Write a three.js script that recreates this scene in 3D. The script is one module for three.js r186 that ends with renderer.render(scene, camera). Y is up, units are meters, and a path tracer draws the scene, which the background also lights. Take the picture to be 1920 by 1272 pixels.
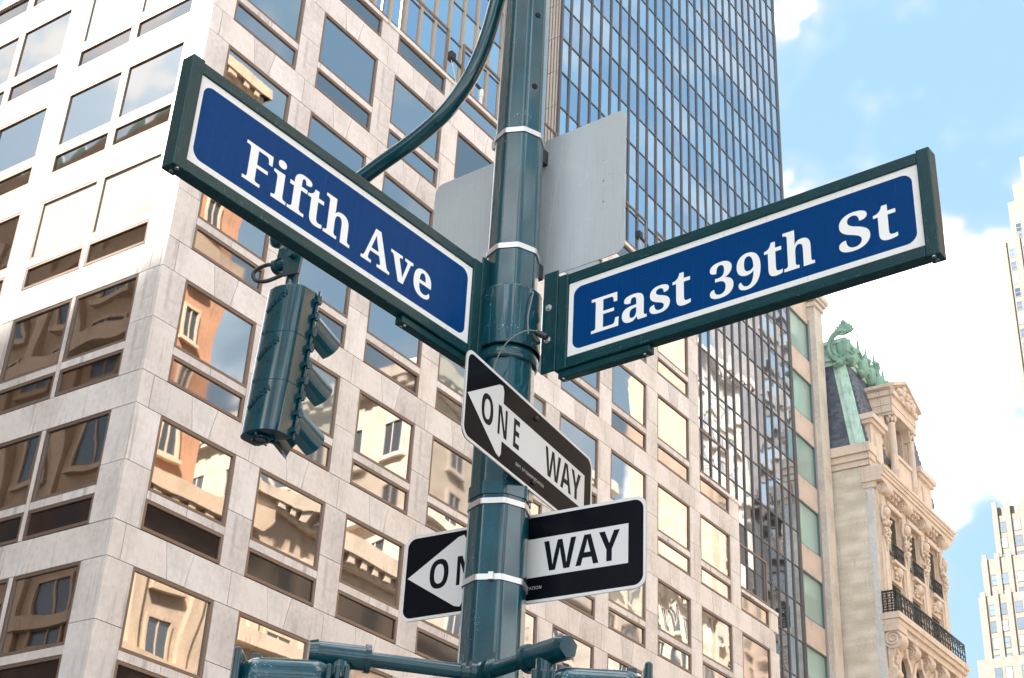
import * as THREE from 'three';
import { ImprovedNoise } from 'three/addons/math/ImprovedNoise.js';
import { mergeGeometries } from 'three/addons/utils/BufferGeometryUtils.js';
import { RoundedBoxGeometry } from 'three/addons/geometries/RoundedBoxGeometry.js';
import { FontLoader } from 'three/addons/loaders/FontLoader.js';
import { TextGeometry } from 'three/addons/geometries/TextGeometry.js';

// ------------------------------------------------------------------ camera, sky, sun, exposure
const scene = new THREE.Scene();
const camera = new THREE.PerspectiveCamera(25.96, 1024 / 678, 0.1, 3000);
{
  const az = -0.62420894, pi = 0.50890437, ro = 0.05487054;
  const f = new THREE.Vector3(Math.cos(pi) * Math.sin(az), Math.sin(pi), -Math.cos(pi) * Math.cos(az));
  const r0 = new THREE.Vector3().crossVectors(f, new THREE.Vector3(0, 1, 0)).normalize();
  const u0 = new THREE.Vector3().crossVectors(r0, f);
  const r = r0.clone().multiplyScalar(Math.cos(ro)).addScaledVector(u0, Math.sin(ro));
  const u = u0.clone().multiplyScalar(Math.cos(ro)).addScaledVector(r0, -Math.sin(ro));
  camera.position.set(0, 1.6, 0);
  camera.quaternion.setFromRotationMatrix(new THREE.Matrix4().makeBasis(r, u, f.clone().negate()));
}
camera.updateMatrixWorld(true); camera.updateProjectionMatrix();
const renderer = new THREE.WebGLRenderer({ antialias: true });
renderer.setSize(1024, 678);
renderer.toneMapping = THREE.LinearToneMapping;
const EXPOSURE = 6.1;
renderer.toneMappingExposure = EXPOSURE;
renderer.shadowMap.enabled = true;

const SUN_AZ = 35 * Math.PI / 180, SUN_EL = 49.6 * Math.PI / 180;      // west of south, height
const sunDir = new THREE.Vector3(-Math.sin(SUN_AZ) * Math.cos(SUN_EL), Math.sin(SUN_EL), Math.cos(SUN_AZ) * Math.cos(SUN_EL));
const sun = new THREE.DirectionalLight(new THREE.Color().setRGB(1, 0.94, 0.86), 5);
sun.position.copy(sunDir).multiplyScalar(300); sun.castShadow = true; sun.shadow.radius = 5;
Object.assign(sun.shadow.camera, { left: -160, right: 160, top: 160, bottom: -160, near: 1, far: 800 });
sun.shadow.mapSize.set(4096, 4096);
scene.add(sun, sun.target);

let seed = 12345;
const rnd = () => { seed = (seed * 1664525 + 1013904223) >>> 0; return seed / 4294967296; };
const rr = (a, b) => a + (b - a) * rnd();
const clamp = (x, a = 0, b = 1) => Math.min(b, Math.max(a, x));
const smooth = (a, b, x) => { const t = clamp((x - a) / (b - a)); return t * t * (3 - 2 * t); };
{ // sky: pale summer blue with broken white cumulus
  const W = 2048, H = 1024, N = new ImprovedNoise(), d = new Float32Array(W * H * 4);
  const lumps = [];
  const dirOf = (px, py) => new THREE.Vector3((px / 1920) * 2 - 1, 1 - (py / 1272) * 2, 0.5).unproject(camera).sub(camera.position).normalize();
  for (const [px, py, rad, s] of [[1480, 40, 0.022, 0.5], [1505, 345, 0.028, 0.55], [1700, 620, 0.055, 0.5], [1720, 850, 0.07, 0.55], [1850, 560, 0.05, 0.5], [1640, 1000, 0.08, 0.35],
    [1700, 200, 0.07, -0.34], [1840, 130, 0.07, -0.34], [1590, 180, 0.045, -0.3], [1640, 330, 0.03, -0.2], [1800, 330, 0.05, -0.3], [1840, 1000, 0.035, -0.3]])
    lumps.push([dirOf(px, py), rad, s]);
  for (const [px, py, rad, s] of [[1100, 100, 0.16, -0.5], [1350, 250, 0.16, -0.5], [800, 80, 0.16, -0.5], [600, 250, 0.14, -0.35]]) { const v = dirOf(px, py); v.x *= -1; lumps.push([v, rad, s]); }   // the blue the glass tower mirrors
  const fb = (x, y, z, o) => { let a = 0.5, s = 0; for (let i = 0; i < o; i++) { s += a * N.noise(x, y, z); x *= 2.07; y *= 2.07; z *= 2.07; a *= 0.52; } return s; };
  for (let j = 0; j < H; j++) for (let i = 0; i < W; i++) {
    const th = (i / W - 0.5) * 2 * Math.PI, el = ((j + 0.5) / H - 0.5) * Math.PI;
    const y = Math.sin(el), c = Math.cos(el), x = Math.cos(th) * c, z = Math.sin(th) * c, k = (j * W + i) * 4;
    if (y < -0.02) { d[k] = d[k + 1] = d[k + 2] = 0.5 / EXPOSURE; d[k + 3] = 1; continue; }
    const up = Math.max(y, 0), h = Math.pow(1 - up, 3);
    let R = 0.46 + 0.28 * h, G = 0.76 + 0.22 * h, B = 1.04 + 0.1 * h;
    // clouds
    const n2 = fb(x * 9 + 2, y * 14 + 5, z * 9 + 8, 5) + 0.6 * fb(x * 30 + 1, y * 40 + 3, z * 30 + 9, 3);
    let n = fb(x * 3.1 + 7.3, y * 5.0 + 1.7, z * 3.1 + 4.1, 6) + 0.15;
    for (const [v, rad, s] of lumps) { const q = 1 - (v.x * x + v.y * y + v.z * z); if (q < rad * rad * 4) n += s * Math.exp(-2 * q / (rad * rad) * clamp(1 - 6 * n2, 0.2, 5)); }
    const cov = smooth(0.0, 0.34, n + 1.25 * n2), veil = 0.25 * smooth(-0.25, 0.2, n + 0.3 * n2) + 0.45 * smooth(-0.05, 0.45, n2);
    const body = (1.0 + 3.6 * smooth(0.06, 0.46, n)) * (1 + 0.45 * n2);
    let cR = body, cG = body * 1.0, cB = body * 1.01;
    const m = clamp(cov + (1 - cov) * veil);
    R = R * (1 - m) + cR * m; G = G * (1 - m) + cG * m; B = B * (1 - m) + cB * m;
    const sd = clamp(x * sunDir.x + y * sunDir.y + z * sunDir.z);          // bright air round the sun
    const gl = 2.2 * Math.pow(sd, 40) + 0.5 * Math.pow(sd, 4);
    R += gl; G += gl * 0.97; B += gl * 0.9;
    if (y < 0) { R = 0.5; G = 0.5; B = 0.5; }
    d[k] = R / EXPOSURE; d[k + 1] = G / EXPOSURE; d[k + 2] = B / EXPOSURE; d[k + 3] = 1;
  }
  const t = new THREE.DataTexture(d, W, H, THREE.RGBAFormat, THREE.FloatType);
  t.mapping = THREE.EquirectangularReflectionMapping; t.magFilter = t.minFilter = THREE.LinearFilter; t.needsUpdate = true;
  scene.background = t; scene.environment = t;
}

// ------------------------------------------------------------------ helpers
const V3 = (x, y, z) => new THREE.Vector3(x, y, z);
const lin = (r, g, b) => new THREE.Color().setRGB(r, g, b);
const M = (o) => new THREE.MeshPhysicalMaterial(o);
const used = new Map();
function numbered(n) { const k = used.get(n) || 0; used.set(n, k + 1); return k ? n + '_' + String(k).padStart(3, '0') : n; }
function part(name, geo, mat, parent, x = 0, y = 0, z = 0, ry = 0) {
  const m = new THREE.Mesh(geo, mat); m.name = name; m.position.set(x, y, z); m.rotation.y = ry;
  m.castShadow = m.receiveShadow = true; parent.add(m); return m;
}
function thing(name, label, category, group, x = 0, y = 0, z = 0, ry = 0) {
  const g = new THREE.Group(); g.name = numbered(name); g.position.set(x, y, z); g.rotation.y = ry;
  g.userData = { label, category }; if (group) g.userData.group = group; scene.add(g); return g;
}
function structure(name, geo, mat, x = 0, y = 0, z = 0) { const m = part(numbered(name), geo, mat, scene, x, y, z); m.userData = { kind: 'structure' }; return m; }
const merged = (list) => mergeGeometries(list.map((g) => { const q = g.index ? g.toNonIndexed() : g; for (const k of Object.keys(q.attributes)) if (!['position', 'normal', 'uv'].includes(k)) q.deleteAttribute(k); return q; }));
const boxCache = new Map();
function boxG(w, h, d, v = 0) {                       // box centred on 0 with uv in metres
  const key = [w.toFixed(3), h.toFixed(3), d.toFixed(3), v].join();
  if (boxCache.has(key)) return boxCache.get(key);
  const g = new THREE.BoxGeometry(w, h, d), uv = g.attributes.uv, s = [[d, h], [d, h], [w, d], [w, d], [w, h], [w, h]];
  for (let i = 0; i < uv.count; i++) { const [a, b] = s[i >> 2]; uv.setXY(i, uv.getX(i) * a + v * 1.37, uv.getY(i) * b + v * 0.83); }
  boxCache.set(key, g); return g;
}
function bx(x0, x1, y0, y1, z0, z1) {                 // box by its limits, not shared
  const g = boxG(Math.abs(x1 - x0), Math.abs(y1 - y0), Math.abs(z1 - z0)).clone(); g.translate((x0 + x1) / 2, (y0 + y1) / 2, (z0 + z1) / 2); return g;
}
function prismG(pts, d) { const g = new THREE.ExtrudeGeometry(new THREE.Shape(pts.map((p) => new THREE.Vector2(...p))), { depth: d, bevelEnabled: false }); g.translate(0, 0, -d); return g; }
function ringG(w, h, t, d, cx = 0, cy = 0) {          // rectangular frame, front at z = 0
  const R = (a, b) => [[-a, -b], [a, -b], [a, b], [-a, b]].map(([x, y]) => new THREE.Vector2(x + cx, y + cy));
  const s = new THREE.Shape(R(w / 2, h / 2)); s.holes.push(new THREE.Path(R(w / 2 - t, h / 2 - t)));
  const g = new THREE.ExtrudeGeometry(s, { depth: d, bevelEnabled: false }); g.translate(0, 0, -d); return g;
}
function roundRect(w, h, r, Cls = THREE.Shape) {
  const s = new Cls(), a = w / 2, b = h / 2; s.moveTo(-a + r, -b); s.lineTo(a - r, -b); s.absarc(a - r, -b + r, r, -Math.PI / 2, 0); s.lineTo(a, b - r); s.absarc(a - r, b - r, r, 0, Math.PI / 2);
  s.lineTo(-a + r, b); s.absarc(-a + r, b - r, r, Math.PI / 2, Math.PI); s.lineTo(-a, -b + r); s.absarc(-a + r, -b + r, r, Math.PI, Math.PI * 1.5); return s;
}
function faceG(w, h, r) { const g = new THREE.ShapeGeometry(roundRect(w, h, r), 10), p = g.attributes.position, uv = g.attributes.uv; for (let i = 0; i < p.count; i++) uv.setXY(i, p.getX(i) / w + 0.5, p.getY(i) / h + 0.5); return g; }
function tubeG(pts, r, seg = 24, rad = 10) { return new THREE.TubeGeometry(new THREE.CatmullRomCurve3(pts.map((p) => V3(...p))), seg, r, rad, false); }
function cylBetween(a, b, r0, r1 = r0, n = 14) {
  const A = V3(...a), B = V3(...b), g = new THREE.CylinderGeometry(r1, r0, A.distanceTo(B), n);
  g.applyQuaternion(new THREE.Quaternion().setFromUnitVectors(V3(0, 1, 0), B.clone().sub(A).normalize())); g.translate((A.x + B.x) / 2, (A.y + B.y) / 2, (A.z + B.z) / 2); return g;
}
function sph(x, y, z, r, sx = 1, sy = 1, sz = 1, n = 8) { const g = new THREE.SphereGeometry(r, n, Math.max(5, n - 2)); g.scale(sx, sy, sz); g.translate(x, y, z); return g; }
// tiling value noise for textures
function tileNoise(n, cells, s) {
  const L = []; let q = s * 7919 + 13; for (let i = 0; i < cells[0] * cells[1]; i++) { q = (q * 1664525 + 1013904223) >>> 0; L.push(q / 4294967296); }
  return (x, y) => { const fx = x / n * cells[0], fy = y / n * cells[1], x0 = Math.floor(fx), y0 = Math.floor(fy), tx = fx - x0, ty = fy - y0, a = tx * tx * (3 - 2 * tx), b = ty * ty * (3 - 2 * ty);
    const g = (i, j) => L[((j % cells[1]) + cells[1]) % cells[1] * cells[0] + ((i % cells[0]) + cells[0]) % cells[0]];
    return (g(x0, y0) * (1 - a) + g(x0 + 1, y0) * a) * (1 - b) + (g(x0, y0 + 1) * (1 - a) + g(x0 + 1, y0 + 1) * a) * b; };
}
function makeTex(n, metres, fn, srgb = true) {
  const d = new Uint8Array(n * n * 4);
  for (let j = 0; j < n; j++) for (let i = 0; i < n; i++) { const c = fn(i, j), k = (j * n + i) * 4; for (let q = 0; q < 3; q++) d[k + q] = clamp(Array.isArray(c) ? c[q] : c) * 255; d[k + 3] = 255; }
  const t = new THREE.DataTexture(d, n, n); t.wrapS = t.wrapT = THREE.RepeatWrapping; t.magFilter = THREE.LinearFilter; t.minFilter = THREE.LinearMipmapLinearFilter; t.generateMipmaps = true;
  if (srgb) t.colorSpace = THREE.SRGBColorSpace; t.repeat.set(1 / metres, 1 / metres); t.needsUpdate = true; return t;
}
// stone: speckle, soft clouds, vertical water streaks
function stoneTex(n, metres, s, streak, contrast) {
  const a = tileNoise(n, [n / 2, n / 2], s), b = tileNoise(n, [64, 64], s + 1), c = tileNoise(n, [9, 9], s + 2), e = tileNoise(n, [90, 5], s + 3), f = tileNoise(n, [23, 4], s + 4), g = tileNoise(n, [180, 14], s + 5);
  return makeTex(n, metres, (i, j) => {
    const st = smooth(0.55, 1, e(i, j)) * smooth(0.35, 0.9, f(i, j)) + 0.4 * smooth(0.7, 1, g(i, j));
    const v = 0.975 + contrast * ((a(i, j) - 0.5) * 0.07 + (b(i, j) - 0.5) * 0.06 + (c(i, j) - 0.5) * 0.09) - streak * st * 0.2;
    return [v, v * 0.995 - 0.004 * c(i, j), v * 0.985 + 0.012 * (b(i, j) - 0.5)];
  });
}
const texStone = stoneTex(1024, 6, 3, 0.9, 1.0), texStone2 = stoneTex(1024, 6, 41, 0.5, 1.3);
const paintTex = (() => { const a = tileNoise(512, [256, 256], 5), b = tileNoise(512, [40, 40], 6), c = tileNoise(512, [70, 8], 7); return makeTex(512, 0.5, (i, j) => 0.5 + (a(i, j) - 0.5) * 0.25 + (b(i, j) - 0.5) * 0.5 + (c(i, j) - 0.5) * 0.35, false); })();
const wearTex = (() => { const a = tileNoise(512, [128, 128], 15), b = tileNoise(512, [20, 20], 16), c = tileNoise(512, [60, 6], 17); return makeTex(512, 0.8, (i, j) => { const v = 0.86 + (a(i, j) - 0.5) * 0.12 + (b(i, j) - 0.5) * 0.16 + (c(i, j) - 0.5) * 0.12; return v; }); })();

function paintMap(base, s, n = 1024, metres = 0.9) {      // green enamel, cloudy, with small bare chips and a few rusty runs
  const a = tileNoise(n, [n / 4, n / 4], s), b = tileNoise(n, [30, 30], s + 1), c = tileNoise(n, [110, 11], s + 2), e = tileNoise(n, [n / 5, n / 5].map(Math.floor), s + 3), f = tileNoise(n, [19, 19], s + 4), g = tileNoise(n, [120, 9], s + 5);
  const S = (v) => (v <= 0.0031308 ? v * 12.92 : 1.055 * Math.pow(v, 1 / 2.4) - 0.055), B = base.map(S);
  return makeTex(n, metres, (i, j) => {
    const v = 1 + (a(i, j) - 0.5) * 0.14 + (b(i, j) - 0.5) * 0.22 + (c(i, j) - 0.5) * 0.16, chip = smooth(0.90, 0.95, e(i, j)) * smooth(0.74, 0.84, f(i, j)), run = 0.5 * smooth(0.86, 0.98, g(i, j)) * smooth(0.6, 0.9, b(i, j));
    return B.map((q, k) => { let w = q * v; w += ([0.36, 0.27, 0.2][k] - w) * run * 0.5; return w + ([0.72, 0.74, 0.72][k] - w) * chip; });
  });
}
// ------------------------------------------------------------------ materials
const stoneE = [[0.755, 0.715, 0.70], [0.71, 0.67, 0.655], [0.785, 0.755, 0.745], [0.675, 0.64, 0.63], [0.755, 0.71, 0.685]].map((c, i) => M({ color: lin(...c), roughness: 0.62, map: i % 2 ? texStone2 : texStone }));
const stoneBack = stoneE[1];
const bronze = M({ color: lin(0.20, 0.145, 0.115), roughness: 0.42, metalness: 0.35 });
const mirror = [[0.46, 0.455, 0.46], [0.41, 0.41, 0.425], [0.50, 0.485, 0.475]].map((c) => M({ color: lin(...c), metalness: 1, roughness: 0.015 }));
const mirrorDark = M({ color: lin(0.30, 0.285, 0.285), metalness: 1, roughness: 0.03 });
const spandrelGlass = M({ color: lin(0.022, 0.016, 0.016), roughness: 0.06, metalness: 0, ior: 1.52 });
const shadedGlass = [[0.40, 0.41, 0.40], [0.32, 0.35, 0.34], [0.50, 0.49, 0.46]].map((c) => M({ color: lin(...c), metalness: 0.5, roughness: 0.02 }));   // blinds drawn behind the glass
const towerGlass = [[0.62, 0.70, 0.77], [0.45, 0.54, 0.65], [0.53, 0.63, 0.72]].map((c) => M({ color: lin(...c), metalness: 1, roughness: 0.02 }));
const towerBar = M({ color: lin(0.10, 0.095, 0.10), roughness: 0.45, metalness: 0.3 });
const goldBar = M({ color: lin(0.42, 0.33, 0.24), roughness: 0.4, metalness: 0.4 });
const darkCore = M({ color: lin(0.30, 0.29, 0.28), roughness: 0.9 });
const green = M({ color: 0xffffff, map: paintMap([0.0, 0.046, 0.065], 210, 2048, 2.3), roughness: 0.3, specularIntensity: 0.2, clearcoat: 1, clearcoatRoughness: 0.05, bumpMap: paintTex, bumpScale: 0.0014 });
const greenFrame = M({ color: 0xffffff, map: paintMap([0.0, 0.036, 0.045], 310, 1024, 1.3), roughness: 0.36, specularIntensity: 0.25, clearcoat: 0.4, clearcoatRoughness: 0.18, bumpMap: paintTex, bumpScale: 0.0006 });
const blackPlastic = M({ color: lin(0.02, 0.022, 0.024), roughness: 0.5 });
const steel = M({ color: lin(0.56, 0.555, 0.545), roughness: 0.36, metalness: 0.8 });
const whitePaint = M({ color: lin(0.72, 0.72, 0.71), roughness: 0.5 });

// ------------------------------------------------------------------ ground
const asphaltTex = (() => { const a = tileNoise(512, [256, 256], 25), b = tileNoise(512, [14, 14], 26); return makeTex(512, 4, (i, j) => 0.82 + (a(i, j) - 0.5) * 0.3 + (b(i, j) - 0.5) * 0.15); })();
{
  const g = new THREE.PlaneGeometry(1600, 1600); g.rotateX(-Math.PI / 2); const uv = g.attributes.uv; for (let i = 0; i < uv.count; i++) uv.setXY(i, uv.getX(i) * 1600, uv.getY(i) * 1600);
  structure('road', g, M({ color: lin(0.06, 0.06, 0.06), roughness: 0.9, map: asphaltTex }));
  const walkM = M({ color: lin(0.36, 0.35, 0.33), roughness: 0.85, map: texStone2 });
  for (const [x0, x1, z0, z1] of [[-90, -19, -330, -15.6], [-90, -19, -4.6, 120], [-3.4, 60, -4.6, 120], [1.5, 60, -330, -15.6]]) structure('sidewalk', bx(x0, x1, 0, 0.14, z0, z1), walkM);
}

// ------------------------------------------------------------------ facade helper: local x along the wall, z out of it
function Face(ox, oz, ry, group) {
  const c = Math.cos(ry), s = Math.sin(ry);
  return { put: (name, geo, mat, u, v, w, parent = group) => part(name, geo, mat, parent, ox + c * u + s * w, v, oz - s * u + c * w, ry) };
}
function paneG(w, h, amp, nx = 7, ny = 5, gap = 0) {   // a sheet of glass that is not quite flat
  const g = new THREE.PlaneGeometry(w - gap, h - gap, nx, ny), p = g.attributes.position, nn = g.attributes.normal;
  const t = []; for (let i = 0; i < 5; i++) { const L = rr(0.9, 2.6) * Math.max(w, h) * 0.55; const a = rr(0, 6.28); t.push([Math.cos(a) / L * 6.28, Math.sin(a) / L * 6.28, rr(0, 6.28), rr(0.4, 1) * amp]); }
  const tx = rr(-1, 1) * amp * 0.6, ty = rr(-1, 1) * amp * 0.6;
  for (let i = 0; i < p.count; i++) {
    const x = p.getX(i), y = p.getY(i); let hgt = 0, sx = tx, sy = ty;
    for (const [kx, ky, ph, A] of t) { const k = Math.hypot(kx, ky), q = kx * x + ky * y + ph; hgt += A / k * Math.sin(q); sx += A * kx / k * Math.cos(q); sy += A * ky / k * Math.cos(q); }
    p.setZ(i, hgt + tx * x + ty * y); const n = V3(-sx, -sy, 1).normalize(); nn.setXYZ(i, n.x, n.y, n.z);
  }
  return g;
}
const pick = (a) => a[Math.floor(rnd() * a.length)];

// ------------------------------------------------------------------ the stone office building on the corner
const CX = -24, CZ = -19.13, STOREY = 3.62, T0 = 12.35, JT = 0.018;
const Tn = (n) => T0 + STOREY * n;
{
  const B = thing('office_building', 'pale stone office building with bronze framed windows on the street corner', 'building');
  const E = Face(CX, CZ, Math.PI / 2, B), S = Face(CX, CZ, 0, B);
  const D = 0.11;
  const box = (F, name, u0, u1, v0, v1, out = 0, d = D, mats = stoneE) => {
    const v = Math.floor(rnd() * 4); return F.put(name, boxG(Math.round((u1 - u0 - JT) * 1e3) / 1e3, Math.round((v1 - v0 - JT) * 1e3) / 1e3, d, v), pick(mats), (u0 + u1) / 2, (v0 + v1) / 2, out - d / 2 + rr(-0.003, 0.003));
  };
  const keystone = (F, c, b, t, v0, v1) => F.put('keystone_panel', keyG(b, t, v1 - v0), pick(stoneE), c, v0, rr(-0.002, 0.004));
  const keyCache = new Map();
  function keyG(b, t, h) { const k = [b, t, h.toFixed(2)].join(); if (!keyCache.has(k)) keyCache.set(k, prismG([[-b + JT / 2, JT / 2], [b - JT / 2, JT / 2], [t - JT / 2, h - JT / 2], [-t + JT / 2, h - JT / 2]], D)); return keyCache.get(k); }
  const sideCache = new Map();
  function sidePanel(F, u0, u1b, u1t, v0, v1, flip) {      // spandrel stone with one slanted end
    const key = [(u1b - u0).toFixed(2), (u1t - u0).toFixed(2), flip].join();
    if (!sideCache.has(key)) { const g = JT / 2, h = v1 - v0; let p = [[g, g], [u1b - u0 - g, g], [u1t - u0 - g, h - g], [g, h - g]]; if (flip) p = p.map(([x, y]) => [-x, y]).reverse(); sideCache.set(key, prismG(p, D)); }
    F.put('spandrel_panel', sideCache.get(key), pick(stoneE), flip ? u0 + (0) : u0, v0, rr(-0.003, 0.003));
  }
  // windows: bronze frame with a tall pane over a low one
  const OPEN = 0.87, LOW = 0.70, RAIL = 0.21;
  const frames = new Map();
  function frameG(w, low, full) {
    const k = w + '|' + low; if (frames.has(k)) return frames.get(k);
    const list = [ringG(w, LOW, 0.075, 0.07, 0, LOW / 2)]; if (full) list.push(ringG(w, STOREY - OPEN - LOW - RAIL, 0.075, 0.07, 0, LOW + RAIL + (STOREY - OPEN - LOW - RAIL) / 2));
    const g = merged(list); frames.set(k, g); return g;
  }
  const panes = new Map();
  function variants(w, h, amp) { const k = w + '|' + h.toFixed(2) + '|' + amp; if (!panes.has(k)) panes.set(k, [0, 1, 2, 3, 4, 5].map(() => paneG(w, h, amp))); return panes.get(k); }
  function windowUnit(F, u0, w, T, full, amp, lowMat, upMat) {
    const H = STOREY - OPEN - LOW - RAIL, y = T + OPEN, u = u0 + w / 2;
    const f = F.put('window', frameG(w, LOW, full), bronze, u, y, -0.012);
    const p1 = part('pane', pick(variants(w - 0.13, LOW - 0.13, amp)), lowMat, f, 0, LOW / 2, -0.045);
    p1.rotation.set(rr(-0.004, 0.004), rr(-0.004, 0.004), 0);
    if (full) {
      const p2 = part('pane', pick(variants(w - 0.13, H - 0.13, amp)), upMat, f, 0, LOW + RAIL + H / 2, -0.045);
      p2.rotation.set(rr(-0.005, 0.005), rr(-0.006, 0.006), 0);
      const hw = w / 2; box(F, 'rail_panel', u0, u0 + hw, y + LOW, y + LOW + RAIL, -0.004, 0.09); box(F, 'rail_panel', u0 + hw, u0 + w, y + LOW, y + LOW + RAIL, -0.004, 0.09);
    }
  }
  // east face
  const W = 2.45, P = 3.27, U0 = 0.77, NC = 10, topN = (k) => (k < 8 ? 5 : k === 8 ? 3 : 2), colU = (k) => U0 + P * k;
  for (let k = 0; k < NC; k++) for (let n = -2; n <= topN(k); n++) {
    const T = Tn(n), last = n === topN(k), u = colU(k), a = u - (P - W) / 2, b = u + W + (P - W) / 2, c = u + W / 2;
    const a0 = k === 0 ? 0.37 : a;
    sidePanel(E, a0, c - 0.26, c - 0.43, T, T + OPEN - 0.03, false);
    { const u1 = b; const h = OPEN - 0.03; const key = 'R' + (k === NC - 1); if (!sideCache.has(key)) { const g = JT / 2; sideCache.set(key, prismG([[-(u1 - c - 0.26) + g, g], [-g, g], [-g, h - g], [-(u1 - c - 0.43) + g, h - g]], D)); } E.put('spandrel_panel', sideCache.get(key), pick(stoneE), u1, T, rr(-0.003, 0.003)); }
    keystone(E, c, 0.26, 0.43, T, T + OPEN - 0.03);
    if (k === 0) box(E, 'spandrel_panel', 0, 0.37, T, T + OPEN - 0.03);
    const low = n < 1 ? spandrelGlass : (k > 2 || n > 2 ? pick(mirror) : mirrorDark);
    windowUnit(E, u, W, T, !last, n < 3 ? pick([0.001, 0.0018, 0.0032]) : 0.0025, rnd() < 0.5 || n < 1 ? low : mirrorDark, rnd() < 0.12 ? pick(shadedGlass) : rnd() < 0.1 ? mirrorDark : pick(mirror));
  }
  for (let j = 0; j <= NC; j++) {
    const t = Math.max(j > 0 ? topN(j - 1) : -9, j < NC ? topN(j) : -9), u1 = j < NC ? colU(j) : colU(NC - 1) + P, u0 = j === 0 ? 0 : u1 - (P - W);
    for (let n = -2; n <= t; n++) {
      const T = Tn(n) + OPEN - 0.03;
      if (n === t) box(E, 'pier_panel', u0, u1, T, Tn(n) + 1.66); else { box(E, 'pier_panel', u0, u1, T, T + 1.39); box(E, 'pier_panel', u0, u1, T + 1.39, Tn(n + 1)); }
      if (n > -2 && j > 0 && j < NC && topN(j) < n) box(E, 'spandrel_panel', u0, u1, Tn(n), T);
    }
  }
  const uEnd = colU(NC - 1) + P;
  // copings on the stepped top
  const coping = (u0, u1, y) => E.put('coping', boxG(u1 - u0, 0.13, 0.5, 1), stoneE[0], (u0 + u1) / 2, y + 0.065, -0.21);
  const c8 = colU(8), c9 = colU(9);
  coping(0, c8, Tn(5) + 1.66 - 0.09); coping(c8, c9, Tn(3) + 1.66 - 0.09); coping(c9, uEnd, Tn(2) + 1.66 - 0.09);
  // south face: windows in pairs
  const WS = 2.22, PS = 5.4;
  for (let q = 0; q < 4; q++) for (let n = -2; n <= 5; n++) {
    const T = Tn(n), last = n === 5, r = -0.80 - PS * q, c = r - WS - 0.07;          // r: right edge of the pair
    const lowM = n < 1 ? spandrelGlass : mirrorDark, upM = rnd() < 0.25 ? pick(shadedGlass) : pick(mirror);
    windowUnit(S, r - WS, WS, T, !last, 0.0022, lowM, upM); windowUnit(S, r - 2 * WS - 0.14, WS, T, !last, 0.0022, lowM, upM);
    const v0 = T + OPEN - 0.03, v1 = last ? T + 1.66 : Tn(n + 1);
    box(S, 'mullion_panel', c - 0.07, c + 0.07, v0, v1);
    const pr = r + (q === 0 ? 0.69 : 0.82);                                          // pier to the right of the pair
    if (last) box(S, 'pier_panel', r, pr, v0, v1); else { box(S, 'pier_panel', r, pr, v0, v0 + 1.39); box(S, 'pier_panel', r, pr, v0 + 1.39, v1); }
    const L = r - 2 * WS - 0.14 - 0.41, R = r + (q === 0 ? 0.35 : 0.41), h = OPEN - 0.03, g = JT / 2;
    const kL = 'SL', kR = 'SR' + (q === 0);
    if (!sideCache.has(kL)) sideCache.set(kL, prismG([[g, g], [c - 0.28 - L - g, g], [c - 0.5 - L - g, h - g], [g, h - g]], D));
    if (!sideCache.has(kR)) sideCache.set(kR, prismG([[-(R - c - 0.28) + g, g], [-g, g], [-g, h - g], [-(R - c - 0.5) + g, h - g]], D));
    S.put('spandrel_panel', sideCache.get(kL), pick(stoneE), L, T, rr(-0.003, 0.003)); S.put('spandrel_panel', sideCache.get(kR), pick(stoneE), R, T, rr(-0.003, 0.003));
    keystone(S, c, 0.28, 0.5, T, T + h);
    if (q === 0) box(S, 'spandrel_panel', R, pr, T, T + h);
  }
  S.put('coping', boxG(26, 0.13, 0.5, 2), stoneE[1], -13.11, Tn(5) + 1.66 - 0.025, -0.21);
  // backing walls and plinth
  const c = (x0, x1, y0, y1, z0, z1) => bx(x0, x1, y0, y1, z0, z1);
  part('backing_wall', merged([c(CX - 1.75, CX - D - 0.012, 0.2, 32.0, CZ - c8 + 0.02, CZ - D - 0.012), c(CX - 1.75, CX - D - 0.012, 0.2, 24.7, CZ - c9 + 0.02, CZ - c8 + 0.02), c(CX - 1.75, CX - D - 0.012, 0.2, 21.1, CZ - uEnd + 0.02, CZ - c9 + 0.02), c(-46, CX - 1.75, 0.2, 32.0, CZ - 2.6, CZ - D - 0.012)]), stoneBack, B);
  E.put('plinth_wall', boxG(uEnd - 0.01, Tn(-2) - 0.02, D, 3), stoneE[1], uEnd / 2, Tn(-2) / 2 + 0.07, -D / 2);
  S.put('plinth_wall', boxG(21.8, Tn(-2) - 0.02, D, 3), stoneE[1], -11.1, Tn(-2) / 2 + 0.07, -D / 2);
}
// window cleaning davits on its roof
function davit(label, x, y, z, turn, len) {
  const g = thing('roof_davit', label, 'davit', 'davits on the roof of the stone building', x, y, z, turn);
  part('mast', merged([cylBetween([0, 0, 0], [0, 1.0, 0], 0.07), cylBetween([0, 1.0, 0], [0, 1.3, 0], 0.09)]), whitePaint, g);
  part('boom', merged([cylBetween([0, 1.32, 0], [0.0, 1.52, len], 0.055), bx(-0.11, 0.11, 1.38, 1.66, len - 0.12, len + 0.12)]), blackPlastic, g);
  part('rope', tubeG([[0, 1.42, len], [0.05, 0.9, len * 0.9], [0.1, 0.1, len * 0.75]], 0.018, 10, 6), M({ color: lin(0.6, 0.55, 0.35), roughness: 0.8 }), g);
}
davit('white roof davit with dark boom on the tall stone parapet, nearer the street corner', -24.45, 32.1, -31.35, 0, 1.75);
davit('white roof davit with dark boom near the stepped end of the stone roof', -24.45, 32.1, -43.3, 0, 1.2);

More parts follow.
